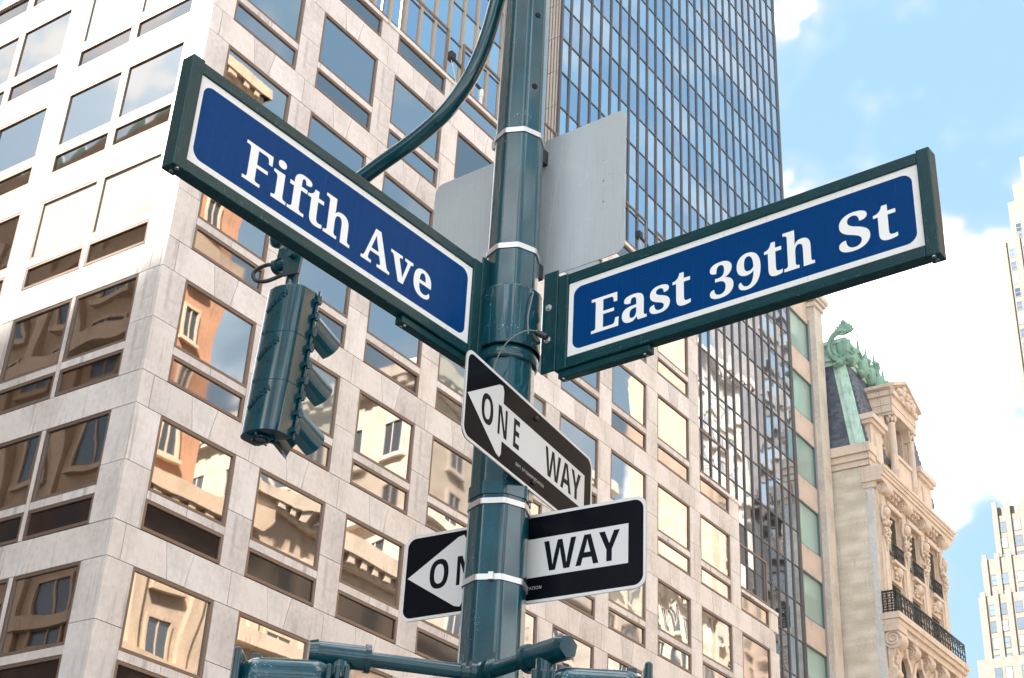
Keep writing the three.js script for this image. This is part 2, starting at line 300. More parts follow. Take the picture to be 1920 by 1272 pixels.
// ------------------------------------------------------------------ glass tower behind it
{
  const B = thing('glass_tower', 'tall blue mirrored glass tower with dark mullion grid', 'tower');
  const XR = -26, ZR = -38.38, ROW = 1.757, Y0 = 41.68 - ROW * 19, NR = 37;   // transoms at Y0 + ROW * i
  const R = Face(XR, ZR, Math.PI / 2, B), UW = 21.37, first = 0.68, pitch = 0.7905;
  const cols = [0]; for (let u = first; u < UW - 0.1; u += pitch) cols.push(u); cols.push(UW);
  const XL = -27.3, ZL = -23.2, L = Face(XL, ZL, Math.PI / 2, B), LW = -ZR + ZL - 0.0, lp = 0.832;
  const lcols = []; for (let u = (7.9) % lp; u < LW; u += lp) lcols.push(u);
  const list = [], vR = [0, 1, 2, 3, 4, 5, 6, 7];
  const gR = vR.map(() => paneG(pitch - 0.04, ROW - 0.05, 0.0022, 3, 4)), gL = vR.map(() => paneG(lp - 0.04, ROW - 0.05, 0.0022, 3, 4));
  const g0 = paneG(first - 0.03, ROW - 0.05, 0.003, 3, 4), gEnd = paneG(cols[cols.length - 1] - cols[cols.length - 2] - 0.04, ROW - 0.05, 0.003, 3, 4);
  const add = (F, X, Z, u, y, g, m, hid) => { const p = V3(X, y, Z - u), q = p.clone().project(camera); const vis = Math.abs(q.x) < 1.03 && Math.abs(q.y) < 1.03 && !hid; list.push({ F, u, y, g, m, s: (vis ? 1000 : 0) - p.distanceTo(camera.position) }); };
  for (let i = 0; i < cols.length - 1; i++) for (let j = 0; j < NR; j++) {
    const y = Y0 + ROW * (j + 0.5), u = (cols[i] + cols[i + 1]) / 2, z = ZR - u;
    const hid = (z > -46.5 && y < 33.5) || (z > -49.6 && y < 25.5) || (z > -53 && y < 21.5);
    add(R, XR, ZR, u, y, i === 0 ? g0 : i === cols.length - 2 ? gEnd : pick(gR), towerGlass[rnd() < 0.14 ? 2 : j % 2], hid);
  }
  for (let i = 0; i < lcols.length - 1; i++) for (let j = 7; j < NR - 5; j++) add(L, XL, ZL, lcols[i] + lp / 2, Y0 + ROW * (j + 0.5), pick(gL), towerGlass[rnd() < 0.2 ? 2 : 1 - j % 2], Y0 + ROW * j < 32);
  list.sort((a, b) => b.s - a.s);
  const rest = [[], [], []];
  list.forEach((o, i) => {
    if (i < 300) { const p = o.F.put('pane', o.g, o.m, o.u, o.y, 0); p.rotation.x += 0; p.rotateX(rr(-0.006, 0.006)); p.rotateY(rr(-0.006, 0.006)); return; }
    const q = o.g.clone(); q.rotateY(Math.PI / 2); const X = o.F === R ? XR : XL, Z = o.F === R ? ZR : ZL; q.translate(X, o.y, Z - o.u); rest[towerGlass.indexOf(o.m)].push(q);
  });
  rest.forEach((l, i) => { if (l.length) part('pane_field', merged(l), towerGlass[i], B).userData.kind = 'stuff'; });
  const top = Y0 + ROW * NR;
  for (const u of cols) R.put('mullion', boxG(u === 0 || u === UW ? 0.13 : 0.10, top - Y0, 0.10), towerBar, u, (Y0 + top) / 2, 0.0);
  for (let j = 0; j <= NR; j++) R.put('transom', boxG(UW, 0.06, 0.07), towerBar, UW / 2, Y0 + ROW * j, -0.005);
  for (const u of lcols) L.put('mullion', boxG(0.12, top - 8 - 33, 0.12), goldBar, u, (top - 8 + 33) / 2, 0.01);
  for (let j = 6; j <= NR - 5; j++) L.put('transom', boxG(LW - 0.05, 0.06, 0.07), towerBar, LW / 2, Y0 + ROW * j, -0.005);
  // sunlit return between the two planes: ribbed panels
  const ret = M({ color: lin(0.52, 0.47, 0.42), roughness: 0.55 }), retN = 9, wX = XR - XL;
  for (let j = 7; j < NR; j++) { const y0 = Y0 + ROW * j, g = []; for (let k = 0; k < retN; k++) g.push(bx(XL + wX * k / retN + 0.03, XL + wX * (k + 1) / retN - 0.03, y0 + 0.015, y0 + ROW - 0.015, ZR - 0.03, ZR + 0.06)); part('return_panel', merged(g), ret, B); }
  part('tower_core', merged([bx(XR - 16, XR - 0.06, 10, top, ZR - UW + 0.1, ZR - 0.05), bx(XL - 14, XL - 0.06, 32.2, top - 8, ZR - 0.05, ZL)]), darkCore, B);
}

// ------------------------------------------------------------------ beige bay with teal windows beside the tower
{
  const B = thing('beige_building', 'narrow beige building with wide teal windows between glass tower and mansion', 'building');
  const beige = M({ color: lin(0.60, 0.50, 0.43), roughness: 0.6, map: texStone2 }), pale = M({ color: lin(0.63, 0.58, 0.52), roughness: 0.7, map: texStone2 });
  const tealPane = M({ color: lin(0.58, 0.79, 0.755), transmission: 0.55, roughness: 0.03, thickness: 0, ior: 1.85 });
  const blind = M({ color: lin(0.72, 0.76, 0.72), roughness: 0.85 });
  const Z0 = -59.84, Z1 = -62.1, X = -26;
  for (let i = -1; i < 5; i++) {
    const y = 23.70 + 3.51 * i;          // glass from y to y + 2.24
    part('window_frame', merged([bx(X - 0.12, X + 0.01, y, y + 0.06, Z1, Z0), bx(X - 0.12, X + 0.01, y + 2.18, y + 2.24, Z1, Z0), bx(X - 0.12, X + 0.01, y, y + 2.24, Z1, Z1 + 0.06)]), M({ color: lin(0.10, 0.16, 0.15), roughness: 0.5 }), B);
    part('pane', paneG(Z0 - Z1, 2.14, 0.003), tealPane, B, X - 0.07, y + 1.12, (Z0 + Z1) / 2, Math.PI / 2);
    const drop = [1.1, 0.8, 2.1, 0.7, 1.7, 1.0][i + 1]; part('roller_blind', bx(X - 0.34, X - 0.32, y + 2.2 - drop, y + 2.2, Z1 + 0.05, Z0 - 0.05), blind, B);
    part('floor_slab', bx(X - 6, X - 0.14, y - 1.27, y - 0.02, Z1, Z0 - 0.02), pale, B);
    part('spandrel_panel', bx(X - 0.13, X + 0.03, y - 1.265, y - 0.005, Z1 + 0.01, Z0), beige, B);
  }
  part('spandrel_panel', bx(X - 0.13, X + 0.03, 39.98, 41.5, Z1 + 0.01, Z0), beige, B);
  part('room_wall', bx(X - 6.2, X - 6, 16, 41, Z1, Z0), M({ color: lin(0.5, 0.56, 0.54), roughness: 0.9 }), B);
  part('pier', bx(X - 3, X + 0.42, 0.2, 41.3, Z1 - 0.95, Z1), pale, B);
  part('drain_strip', bx(X + 0.035, X + 0.11, 8, 40.2, Z1 + 0.002, Z1 + 0.08), M({ color: lin(0.30, 0.29, 0.30), roughness: 0.5 }), B);
  part('pier_cap', merged([bx(X - 3, X + 0.52, 41.0, 41.25, Z1 - 1.05, Z1 + 0.1), bx(X - 3, X + 0.62, 41.32, 41.5, Z1 - 1.15, Z1 + 0.2), bx(X - 3, X + 0.72, 41.505, 41.8, Z1 - 1.25, Z1 + 0.3)]), pale, B);
  part('backing_wall', bx(X - 10, X - 6.25, 0.2, 41, Z1, Z0), darkCore, B);
}

// ------------------------------------------------------------------ the ornate mansion with the copper mansard
{
  const B = thing('limestone_mansion', 'ornate limestone townhouse with slate mansard roof and green copper trim', 'building');
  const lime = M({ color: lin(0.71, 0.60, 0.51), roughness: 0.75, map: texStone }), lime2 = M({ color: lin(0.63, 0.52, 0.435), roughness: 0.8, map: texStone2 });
  const brickTex = (() => { const a = tileNoise(1024, [128, 256], 60), b = tileNoise(1024, [10, 14], 61), c = tileNoise(1024, [70, 6], 62), d = tileNoise(1024, [4, 40], 63); return makeTex(1024, 6, (i, j) => { const course = (j % 17) < 2 ? 0.05 : 0; const v = 0.93 - course + (a(i, j) - 0.5) * 0.08 + (b(i, j) - 0.5) * 0.13 + (d(i, j) - 0.5) * 0.08 - 0.12 * smooth(0.75, 1, c(i, j)) * b(i, j); return [v, v * 0.985, v * (0.93 + 0.05 * b(i, j))]; }); })();
  const cream = M({ color: lin(0.77, 0.73, 0.66), roughness: 0.85, map: brickTex }), plaster = M({ color: lin(0.66, 0.68, 0.69), roughness: 0.9, map: texStone2 });
  const copperTex = (() => { const a = tileNoise(512, [128, 128], 70), b = tileNoise(512, [30, 6], 71), c = tileNoise(512, [12, 12], 72); return makeTex(512, 2, (i, j) => { const v = 0.95 + (a(i, j) - 0.5) * 0.08 + (b(i, j) - 0.5) * 0.12; const q = smooth(0.6, 0.9, c(i, j)) * 0.1; return [v - q, v - q * 0.6, v - q]; }); })();
  const copper = M({ color: lin(0.56, 0.79, 0.71), roughness: 0.7, map: copperTex }), crest = M({ color: lin(0.27, 0.47, 0.385), roughness: 0.7, map: copperTex }), darkGlass = M({ color: lin(0.02, 0.025, 0.02), roughness: 0.06, ior: 1.7 }), iron = M({ color: lin(0.012, 0.02, 0.024), roughness: 0.5 });
  const XF = -23.65, ZS = -63.4, ZN = -72.75;
  part('side_wall', bx(-38, XF - 0.02, 0.2, 32.1, ZS - 0.4, ZS), cream, B);
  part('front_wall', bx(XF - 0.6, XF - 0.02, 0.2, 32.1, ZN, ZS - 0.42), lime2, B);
  // ragged plaster strip left by a vanished neighbour
  { const p = [[0, 12]]; let y = 12; while (y < 31.6) { p.push([0.34 + rr(-0.07, 0.1), y]); y += rr(0.15, 0.7); p.push([p[p.length - 1][0] + rr(-0.03, 0.03), y]); } p.push([0, y]); const g = prismG(p.map(([a, b]) => [-a, b]).reverse(), 0.02); part('plaster_strip', g, plaster, B, XF - 0.021, 0, ZS + 0.021); }
  // mouldings: boxes stacked to a profile, along the front (z) or the side (x)
  const mould = (rows, z0, z1, x) => merged(rows.map(([y0, y1, o]) => bx(x - 0.5, x + o, y0, y1, z0 - o, z1 + Math.min(o, 0.25))));
  part('side_cornice', merged([bx(-38, XF - 0.05, 32.12, 32.42, ZS - 0.6, ZS + 0.08), bx(-38, XF + 0.02, 32.43, 32.75, ZS - 0.6, ZS + 0.18), bx(-38, XF + 0.1, 32.76, 33.25, ZS - 0.6, ZS + 0.3)]), lime, B);
  part('main_cornice', mould([[30.9, 31.2, 0.16], [31.2, 31.42, 0.5], [31.425, 31.62, 0.58], [31.625, 31.78, 0.64], [31.785, 31.95, 0.7]], ZN + 0.2, ZS - 0.1, XF), lime, B);
  const pz = [-64.0, -66.65, -69.25, -71.9];
  const spiral = (x, y, z, s, fl = 1) => { const pts = []; for (let i = 0; i <= 40; i++) { const a = i / 40 * Math.PI * 4.2, r = s * (1 - i / 46); pts.push([x + fl * Math.cos(a) * r, y + Math.sin(a) * r, z]); } return tubeG(pts, s * 0.16, 60, 6); };
  const spiralEast = (y, z, s, x0, x1) => { const g = spiral(0, 0, 0, s); g.rotateY(Math.PI / 2); return g; };
  for (const z of pz) {
    part('pier', merged([bx(XF - 0.3, XF + 0.16, 24.62, 30.9, z - 0.42, z + 0.42), bx(XF + 0.16, XF + 0.24, 24.7, 28.5, z - 0.26, z + 0.26), bx(XF + 0.16, XF + 0.24, 29.7, 30.75, z - 0.28, z + 0.28)]), lime, B);
    // volute bracket under the cornice: a rolled scroll seen from the side
    const v = [cylBetween([XF + 0.36, 30.93, z - 0.36], [XF + 0.36, 30.93, z + 0.36], 0.27, 0.27, 20)];
    for (const s of [-1, 1]) { const g = spiral(0, 0, 0, 0.24); g.translate(XF + 0.36, 30.93, z + s * 0.365); v.push(g); v.push(sph(XF + 0.36, 30.93, z + s * 0.37, 0.06)); }
    part('volute', merged(v), lime, B);
    // garland hanging on the pier: mask, fruit, tassel
    const f = [sph(XF + 0.3, 29.75, z, 0.26, 1, 1.1, 1)]; for (let i = 0; i < 46; i++) { const t = rnd(), y = 29.5 - t * 1.35, w = 0.34 * Math.sin(Math.PI * (0.25 + 0.72 * t)) + 0.04; f.push(sph(XF + 0.24 + rr(0, 0.16) * (1 - t * 0.4), y, z + rr(-w, w), rr(0.06, 0.11), 1, 1, 1, 6)); }
    for (const s of [-1, 1]) f.push(tubeG([[XF + 0.25, 30.1, z + s * 0.1], [XF + 0.3, 29.95, z + s * 0.36], [XF + 0.26, 29.5, z + s * 0.4], [XF + 0.25, 29.2, z + s * 0.22]], 0.07, 16, 6));
    f.push(cylBetween([XF + 0.26, 28.2, z], [XF + 0.26, 27.75, z], 0.1, 0.02, 8)); part('carved_garland', merged(f), lime, B);
  }
  for (let i = 0; i < 3; i++) {
    const z = (pz[i] + pz[i + 1]) / 2, w = 0.66;
    for (const dz of [-0.42, 0, 0.42]) part('modillion', merged([bx(XF, XF + 0.42, 30.98, 31.19, z + dz - 0.12, z + dz + 0.12), bx(XF, XF + 0.26, 30.8, 30.98, z + dz - 0.09, z + dz + 0.09)]), lime, B);
    const wd = part('window', merged([bx(XF - 0.1, XF + 0.03, 28.0, 30.05, z - w - 0.1, z - w), bx(XF - 0.1, XF + 0.03, 28.0, 30.05, z + w, z + w + 0.1), bx(XF - 0.1, XF + 0.06, 30.05, 30.2, z - w - 0.1, z + w + 0.1)]), lime2, B);
    part('pane', bx(XF - 0.015, XF + 0.0, 28.0, 30.05, z - w, z + w), darkGlass, wd);
    part('blind', bx(XF + 0.002, XF + 0.006, 28.2, 29.9, z + 0.1, z + w - 0.05), M({ color: lin(0.35, 0.42, 0.33), roughness: 0.8 }), wd);
    part('window_hood', merged([bx(XF, XF + 0.34, 30.22, 30.42, z - w - 0.22, z + w + 0.22), bx(XF, XF + 0.22, 30.42, 30.62, z - w - 0.1, z + w + 0.1), ...[-0.5, -0.25, 0, 0.25, 0.5].map((q) => sph(XF + 0.3, 30.25, z + q, 0.1))]), lime, B);
    const rl = []; for (let k = 0; k <= 10; k++) rl.push(bx(XF + 0.3, XF + 0.33, 27.6, 28.35, z - w + k * w / 5 - 0.012, z - w + k * w / 5 + 0.012)); rl.push(bx(XF + 0.28, XF + 0.35, 28.33, 28.39, z - w, z + w), bx(XF + 0.28, XF + 0.35, 27.58, 27.63, z - w, z + w));
    for (let k = 0; k < 5; k++) { const g = new THREE.TorusGeometry(0.1, 0.016, 5, 12); g.rotateY(Math.PI / 2); g.translate(XF + 0.315, 27.98, z - w * 0.8 + k * w * 0.4); rl.push(g); }
    part('balconette_railing', merged(rl), iron, B);
    const o = [bx(XF - 0.02, XF + 0.12, 26.55, 27.5, z - w, z + w), bx(XF, XF + 0.36, 27.42, 27.58, z - w, z + w), sph(XF + 0.22, 27.1, z, 0.24, 1, 1.2, 1)]; for (let k = 0; k < 22; k++) o.push(sph(XF + 0.14 + rr(0, 0.1), rr(26.7, 27.3), z + rr(-0.5, 0.5), rr(0.06, 0.11), 1, 1, 1, 6)); part('carved_panel', merged(o), lime, B);
    const w2 = part('window', merged([bx(XF - 0.1, XF + 0.05, 24.62, 26.5, z - w - 0.08, z - w), bx(XF - 0.1, XF + 0.05, 24.62, 26.5, z + w, z + w + 0.08)]), lime2, B); part('pane', bx(XF - 0.012, XF + 0.002, 24.62, 26.5, z - w, z + w), darkGlass, w2);
  }
  // balcony
  part('balcony_slab', merged([bx(XF - 0.1, XF + 0.82, 24.25, 24.55, ZN - 0.1, ZS + 0.06), bx(XF - 0.1, XF + 0.72, 24.02, 24.249, ZN - 0.05, ZS + 0.0), bx(XF - 0.1, XF + 0.58, 23.7, 24.019, ZN, ZS - 0.04)]), lime, B);
  { const rail = [], x = XF + 0.68, z0 = ZN + 0.05, z1 = ZS - 0.02; rail.push(bx(x - 0.03, x + 0.03, 25.54, 25.62, z0, z1), bx(x - 0.02, x + 0.02, 24.62, 24.67, z0, z1), bx(x - 0.015, x + 0.015, 25.3, 25.33, z0, z1));
    const n = 26; for (let k = 0; k <= n; k++) { const z = z0 + (z1 - z0) * k / n; rail.push(bx(x - 0.014, x + 0.014, 24.56, 25.56, z - (k % 5 ? 0.014 : 0.05), z + (k % 5 ? 0.014 : 0.05))); if (k < n) { const zc = z + (z1 - z0) / n / 2; for (const [yy, r] of [[24.82, 0.13], [25.11, 0.14], [25.43, 0.075]]) { const g = new THREE.TorusGeometry(r, 0.02, 5, 14, k % 2 ? 5 : 6.28); g.rotateZ(k); g.rotateY(Math.PI / 2); g.translate(x, yy, zc); rail.push(g); } } }
    // return on the south end
    const zs = z1; rail.push(bx(XF, x, 25.54, 25.62, zs - 0.03, zs + 0.03), bx(XF, x, 24.62, 24.67, zs - 0.02, zs + 0.02)); for (let k = 0; k <= 3; k++) { const xx = XF + 0.03 + (x - XF - 0.03) * k / 3; rail.push(bx(xx - 0.025, xx + 0.025, 24.56, 25.56, zs - 0.014, zs + 0.014)); if (k < 3) for (const yy of [24.85, 25.12, 25.38]) { const g = new THREE.TorusGeometry(0.09, 0.022, 5, 12); g.translate(xx + 0.11, yy, zs); rail.push(g); } }
    part('balcony_railing', merged(rail), iron, B); }
  const consoleG = (big) => { const s = big ? 1.35 : 1, l = [cylBetween([0.3, 0, -0.3 * s], [0.3, 0, 0.3 * s], 0.33 * s, 0.33 * s, 20), bx(0, 0.5 * s, 0.26 * s, 0.5 * s, -0.4 * s, 0.4 * s), cylBetween([0.14, -1.15 * s, -0.24 * s], [0.14, -1.15 * s, 0.24 * s], 0.2 * s, 0.2 * s, 16), prismG([[0, 0.1], [0, -1.3 * s], [0.16, -1.2 * s], [0.22, -0.6 * s], [0.5, -0.1 * s]], 0.5 * s).translate(0, 0, 0.25 * s)];
    for (const q of [-1, 1]) { const g = spiral(0.3, 0, 0, 0.28 * s); g.translate(0, 0, q * 0.31 * s); l.push(g); } if (big) for (let i = 0; i < 16; i++) { const t = i / 16; l.push(sph(0.36 - t * 0.1, -0.25 - t * 0.85, rr(-0.2, 0.2) * Math.sin(Math.PI * (t * 0.8 + 0.2)), 0.13 - 0.05 * t, 1, 1, 1, 6)); } return merged(l); };
  const cs = consoleG(false); part('console', consoleG(true), lime, B, XF + 0.02, 23.35, ZS - 0.55);
  for (const z of [-66.0, -67.95, -69.9, -71.85]) part('console', cs, lime, B, XF + 0.02, 23.35, z);
  for (const z of [-65.1, -66.98, -68.92, -70.87]) { const s = new THREE.Shape(); s.absarc(0, 0, 0.62, 0, Math.PI); s.lineTo(-0.62, -2.5); s.lineTo(0.62, -2.5); const h = new THREE.Shape(); h.absarc(0, 0, 0.85, 0, Math.PI); h.lineTo(-0.85, -2.5); h.lineTo(0.85, -2.5); const hole = new THREE.Path(); hole.absarc(0, 0, 0.6, 0, Math.PI); hole.lineTo(-0.6, -2.49); hole.lineTo(0.6, -2.49); h.holes.push(hole);
    const g = new THREE.ExtrudeGeometry(h, { depth: 0.3, bevelEnabled: false }); const a = part('arched_surround', g, lime, B, XF - 0.02, 22.3, z, Math.PI / 2); const p = part('pane', new THREE.ExtrudeGeometry(s, { depth: 0.02, bevelEnabled: false }), darkGlass, a, 0, 0, 0.05); part('keystone', prismG([[-0.1, 0.5], [0.1, 0.5], [0.17, 1.0], [-0.17, 1.0]], 0.42).translate(0, 0, 0.42), lime, a); }
  // mansard: slate slopes, copper hip, copper curb on top
  const slate = [M({ color: lin(0.10, 0.125, 0.165), roughness: 0.5 }), M({ color: lin(0.075, 0.10, 0.14), roughness: 0.55 }), M({ color: lin(0.13, 0.15, 0.19), roughness: 0.5 })];
  const yB = 33.27, yT = 38.15, inS = 0.35, inE = 0.95;        // lean-in of the slopes at the top
  const xB = XF - 0.15, zB = ZS + 0.05;
  const core = new THREE.BufferGeometry(); { const P = [[-38, yB, zB], [xB, yB, zB], [xB, yB, ZN], [-38, yB, ZN], [-38, yT, zB - inS], [xB - inE, yT, zB - inS], [xB - inE, yT, ZN + inS], [-38, yT, ZN + inS]]; const I = [0, 1, 5, 0, 5, 4, 1, 2, 6, 1, 6, 5, 2, 3, 7, 2, 7, 6, 4, 5, 6, 4, 6, 7]; core.setAttribute('position', new THREE.Float32BufferAttribute(I.flatMap((i) => P[i]), 3)); core.setAttribute('uv', new THREE.Float32BufferAttribute(I.flatMap((i) => [P[i][0] + P[i][2], P[i][1]]), 2)); core.computeVertexNormals(); }
  part('roof_core', core, slate[1], B);
  const sl = [[], [], []], rows = 30, rh = (yT - yB) / rows;
  for (let r = 0; r < rows; r++) {
    const t = r / rows, y = yB + rh * (r + 0.5);
    const zz = zB - inS * t + 0.02, xe = xB - inE * t;
    for (let x = -31 + (r % 2) * 0.15; x < xe - 0.3; x += 0.3) { const g = boxG(0.29, rh * 1.15, 0.02).clone(); g.rotateX(-Math.atan2(inS, yT - yB) + 0.14); g.translate(x, y, zz + rr(0, 0.006)); sl[Math.floor(rnd() * 3)].push(g); }
    for (let z = ZS - 0.45 - (r % 2) * 0.15; z > ZN; z -= 0.3) { const g = boxG(0.02, rh * 1.15, 0.29).clone(); g.rotateZ(Math.atan2(inE, yT - yB) - 0.14); g.translate(xe + 0.02 + rr(0, 0.006), y, z); sl[Math.floor(rnd() * 3)].push(g); }
  }
  sl.forEach((l, i) => { part('slate_courses', merged(l), slate[i], B).userData.kind = 'stuff'; });
  const hip = (name, dx, w, o) => { const a = [xB - 0.02 - dx, yB, zB + 0.06 + o], b = [xB - inE - dx * 0.8, yT + 0.1, zB - inS + 0.06 + o]; const g = new THREE.BufferGeometry(), t = 0.12, P = [[a[0] - w, a[1], a[2]], a, b, [b[0] - w * 0.85, b[1], b[2]]], Q = P.map(([x, y, z]) => [x, y, z - t]); const A = [...P, ...Q], I = [0, 1, 2, 0, 2, 3, 5, 4, 7, 5, 7, 6, 1, 5, 6, 1, 6, 2, 4, 0, 3, 4, 3, 7, 3, 2, 6, 3, 6, 7]; g.setAttribute('position', new THREE.Float32BufferAttribute(I.flatMap((i) => A[i]), 3)); g.setAttribute('uv', new THREE.Float32BufferAttribute(I.flatMap((i) => [A[i][0], A[i][1]]), 2)); g.computeVertexNormals(); return part(name, g, copper, B); };
  hip('hip_flashing', 0, 0.78, 0); hip('hip_roll', 0.16, 0.34, 0.09);
  const xT = xB - inE, zT = zB - inS;
  part('roof_curb', merged([bx(-31, xT + 0.1, yT, yT + 0.25, ZN + inS, zT + 0.1), bx(-31, xT + 0.2, yT + 0.25, yT + 0.45, ZN + inS, zT + 0.2), bx(-31, xT + 0.05, yT + 0.45, yT + 1.2, ZN + inS + 0.1, zT + 0.05), bx(-31, xT + 0.2, yT + 1.2, yT + 1.42, ZN + inS, zT + 0.2)]), copper, B);
  { // scrolled cartouche on the corner
    const l = [sph(xT + 0.0, yT + 0.95, zT + 0.08, 0.5, 0.8, 1.1, 0.3, 14)]; const c = []; for (let i = 0; i <= 30; i++) { const a = 0.9 + i / 30 * 4.6; c.push([xT - 0.05 + Math.cos(a) * 0.62, yT + 0.9 + Math.sin(a) * 0.85, zT + 0.32]); } l.push(tubeG(c, 0.13, 60, 8));
    for (let i = 0; i < 22; i++) { const a = 1.0 + i / 22 * 4.4; l.push(sph(xT - 0.05 + Math.cos(a) * 0.43, yT + 0.9 + Math.sin(a) * 0.62, zT + 0.42, 0.06, 1, 1, 1, 6)); }
    for (const [x, y, s] of [[0.22, 1.55, 0.2], [0.25, 0.35, 0.2]]) { const g = spiral(0, 0, 0, s); g.translate(xT + x, yT + y, zT + 0.4); l.push(g); }
    for (let i = 0; i < 9; i++) { const a = Math.PI * (0.12 + i / 8 * 0.76), len = 0.5 + 0.3 * Math.sin(a); const g = sph(0, 0, 0, 0.12, 1, len * 3.4, 0.8, 8); g.rotateZ(a - Math.PI / 2); g.translate(xT + 0.12 + Math.cos(a) * 0.38, yT + 1.6 + Math.sin(a) * 0.42, zT + 0.15); l.push(g); }
    l.push(sph(xT + 0.12, yT + 2.32, zT + 0.15, 0.15)); for (let i = 0; i < 12; i++) l.push(sph(xT + rr(-0.6, 0.5), yT + rr(-0.15, 0.35), zT + rr(0.1, 0.4), rr(0.1, 0.2), 1.3, 0.8, 1, 7));
    part('copper_cartouche', merged(l), crest, B); }
  { // trophies along the eaves: spears, leaves, helmets
    for (const [z, s] of [[-64.3, 0.85], [-65.4, 1.25], [-66.5, 1.1], [-67.6, 1.3], [-68.8, 1.05]]) { const l = [sph(xT + 0.2, yT + 0.5, z, 0.35 * s, 1, 1.4, 1, 10)]; for (let i = 0; i < 16; i++) { const a = rr(0, 3.14), le = rr(0.3, 0.75) * s; const g = sph(0, 0, 0, 0.1, 1, le * 5, 0.6, 7); g.rotateX(a - 1.57); g.rotateY(rr(-0.5, 0.5)); g.translate(xT + 0.2 + rr(-0.1, 0.2), yT + 0.6 + Math.sin(a) * le * 0.7, z - Math.cos(a) * le * 0.7); l.push(g); }
      l.push(cylBetween([xT + 0.2, yT + 0.3, z], [xT + 0.25, yT + 2.0 * s, z + 0.45], 0.15, 0.02, 8)); for (let i = 0; i < 8; i++) l.push(sph(xT + 0.3, yT + rr(-0.1, 1.3 * s), z + rr(-0.5, 0.5), rr(0.1, 0.18), 1, 1, 1, 7)); part('copper_trophy', merged(l), crest, B); } }
  // dormer
  { const x = XF + 0.12, z0 = -65.85, z1 = -69.55, zc = (z0 + z1) / 2, xb = x - 2.6;
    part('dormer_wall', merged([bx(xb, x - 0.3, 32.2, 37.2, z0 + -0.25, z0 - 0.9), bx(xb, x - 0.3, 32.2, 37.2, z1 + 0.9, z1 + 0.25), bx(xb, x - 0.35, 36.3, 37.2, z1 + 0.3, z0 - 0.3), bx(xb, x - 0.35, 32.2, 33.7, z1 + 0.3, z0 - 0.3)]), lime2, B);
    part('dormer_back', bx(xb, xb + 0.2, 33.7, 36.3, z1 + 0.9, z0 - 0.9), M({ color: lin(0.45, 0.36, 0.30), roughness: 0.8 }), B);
    for (const z of [z0 - 0.55, z1 + 0.55]) { part('dormer_column', merged([cylBetween([x, 32.9, z], [x, 35.6, z], 0.21, 0.18, 18), bx(x - 0.28, x + 0.28, 32.3, 32.9, z - 0.28, z + 0.28)]), lime, B); const l = []; for (let i = 0; i < 12; i++) { const a = i / 12 * 6.28; l.push(sph(x + Math.cos(a) * 0.2, 35.75 + (i % 2) * 0.16, z + Math.sin(a) * 0.2, 0.09, 1, 1.6, 1, 6)); } l.push(bx(x - 0.3, x + 0.3, 35.98, 36.12, z - 0.3, z + 0.3)); part('column_capital', merged(l), lime, B); }
    const fa = [sph(x - 0.55, 35.6, z0 - 0.2, 0.3, 1.1, 1.3, 0.7)]; for (let i = 0; i < 18; i++) fa.push(sph(x - 0.55 + rr(-0.2, 0.2), 35.3 - i * 0.1, z0 - 0.2 + rr(0, 0.1), 0.14 - i * 0.004, 1, 1, 1, 6)); part('carved_garland', merged(fa), lime, B);
    part('dormer_entablature', merged([bx(xb, x + 0.24, 36.12, 36.5, z1 + 0.15, z0 - 0.15), bx(xb, x + 0.28, 36.505, 37.0, z1 + 0.12, z0 - 0.12), bx(xb, x + 0.42, 37.005, 37.3, z1 + 0.02, z0 - 0.02)]), lime, B);
    const ped = prismG([[-1.9, 0], [1.9, 0], [1.9, 0.14], [0, 1.06], [-1.9, 0.14]], 2.9); const inn = [-1, 1].map((s) => prismG(s > 0 ? [[0, 1.0], [2.0, 0.06], [2.0, 0.26], [0, 1.22]] : [[-2.0, 0.06], [0, 1.0], [0, 1.22], [-2.0, 0.26]], 3.0).translate(0, 0, 0.25));
    part('pediment', merged([ped, ...inn]), lime, B, x + 0.3, 37.31, zc, Math.PI / 2);
    const or = []; for (let i = 0; i < 34; i++) { const q = rr(-1.2, 1.2); or.push(sph(x + 0.34 + rr(0, 0.14), 37.35 + rr(-0.5, 0.7) * (1 - Math.abs(q) / 1.6), zc + q, rr(0.09, 0.2), 1, 1, 1, 7)); } part('carved_crest', merged(or), lime, B);
    const ar = new THREE.Shape(); ar.moveTo(-1.25, -0.5); ar.lineTo(-1.25, 0.35); ar.lineTo(1.25, 0.35); ar.lineTo(1.25, -0.5); ar.absarc(0, -0.6, 1.08, 0.1, Math.PI - 0.1, false); part('dormer_arch', new THREE.ExtrudeGeometry(ar, { depth: 0.5, bevelEnabled: false }), lime, B, x - 0.4, 36.0, zc, Math.PI / 2);
    part('dormer_sill', merged([bx(x - 0.9, x + 0.1, 33.75, 33.95, z1 + 0.85, z0 - 0.85), bx(x - 0.4, x + 0.02, 32.6, 33.74, z1 + 0.9, z0 - 0.9)]), lime, B);
    for (const [a, b, tp] of [[-63.5, -65.5, 35.0], [-69.9, -72.3, 34.6]]) part('attic_block', merged([bx(x - 0.8, x - 0.15, 32.2, tp - 0.5, a - 0.25, b + 0.25), bx(x - 0.85, x + 0.0, tp - 0.5, tp - 0.3, a - 0.1, b + 0.1), bx(x - 0.9, x + 0.12, tp - 0.3, tp, a, b), bx(x - 0.15, x - 0.05, 32.6, tp - 0.9, a - 0.6, b + 0.6)]), lime, B);
    part('balustrade_base', bx(x - 0.6, x + 0.2, 31.96, 32.4, ZN + 0.1, z0 + 0.2), lime2, B);
  }
}
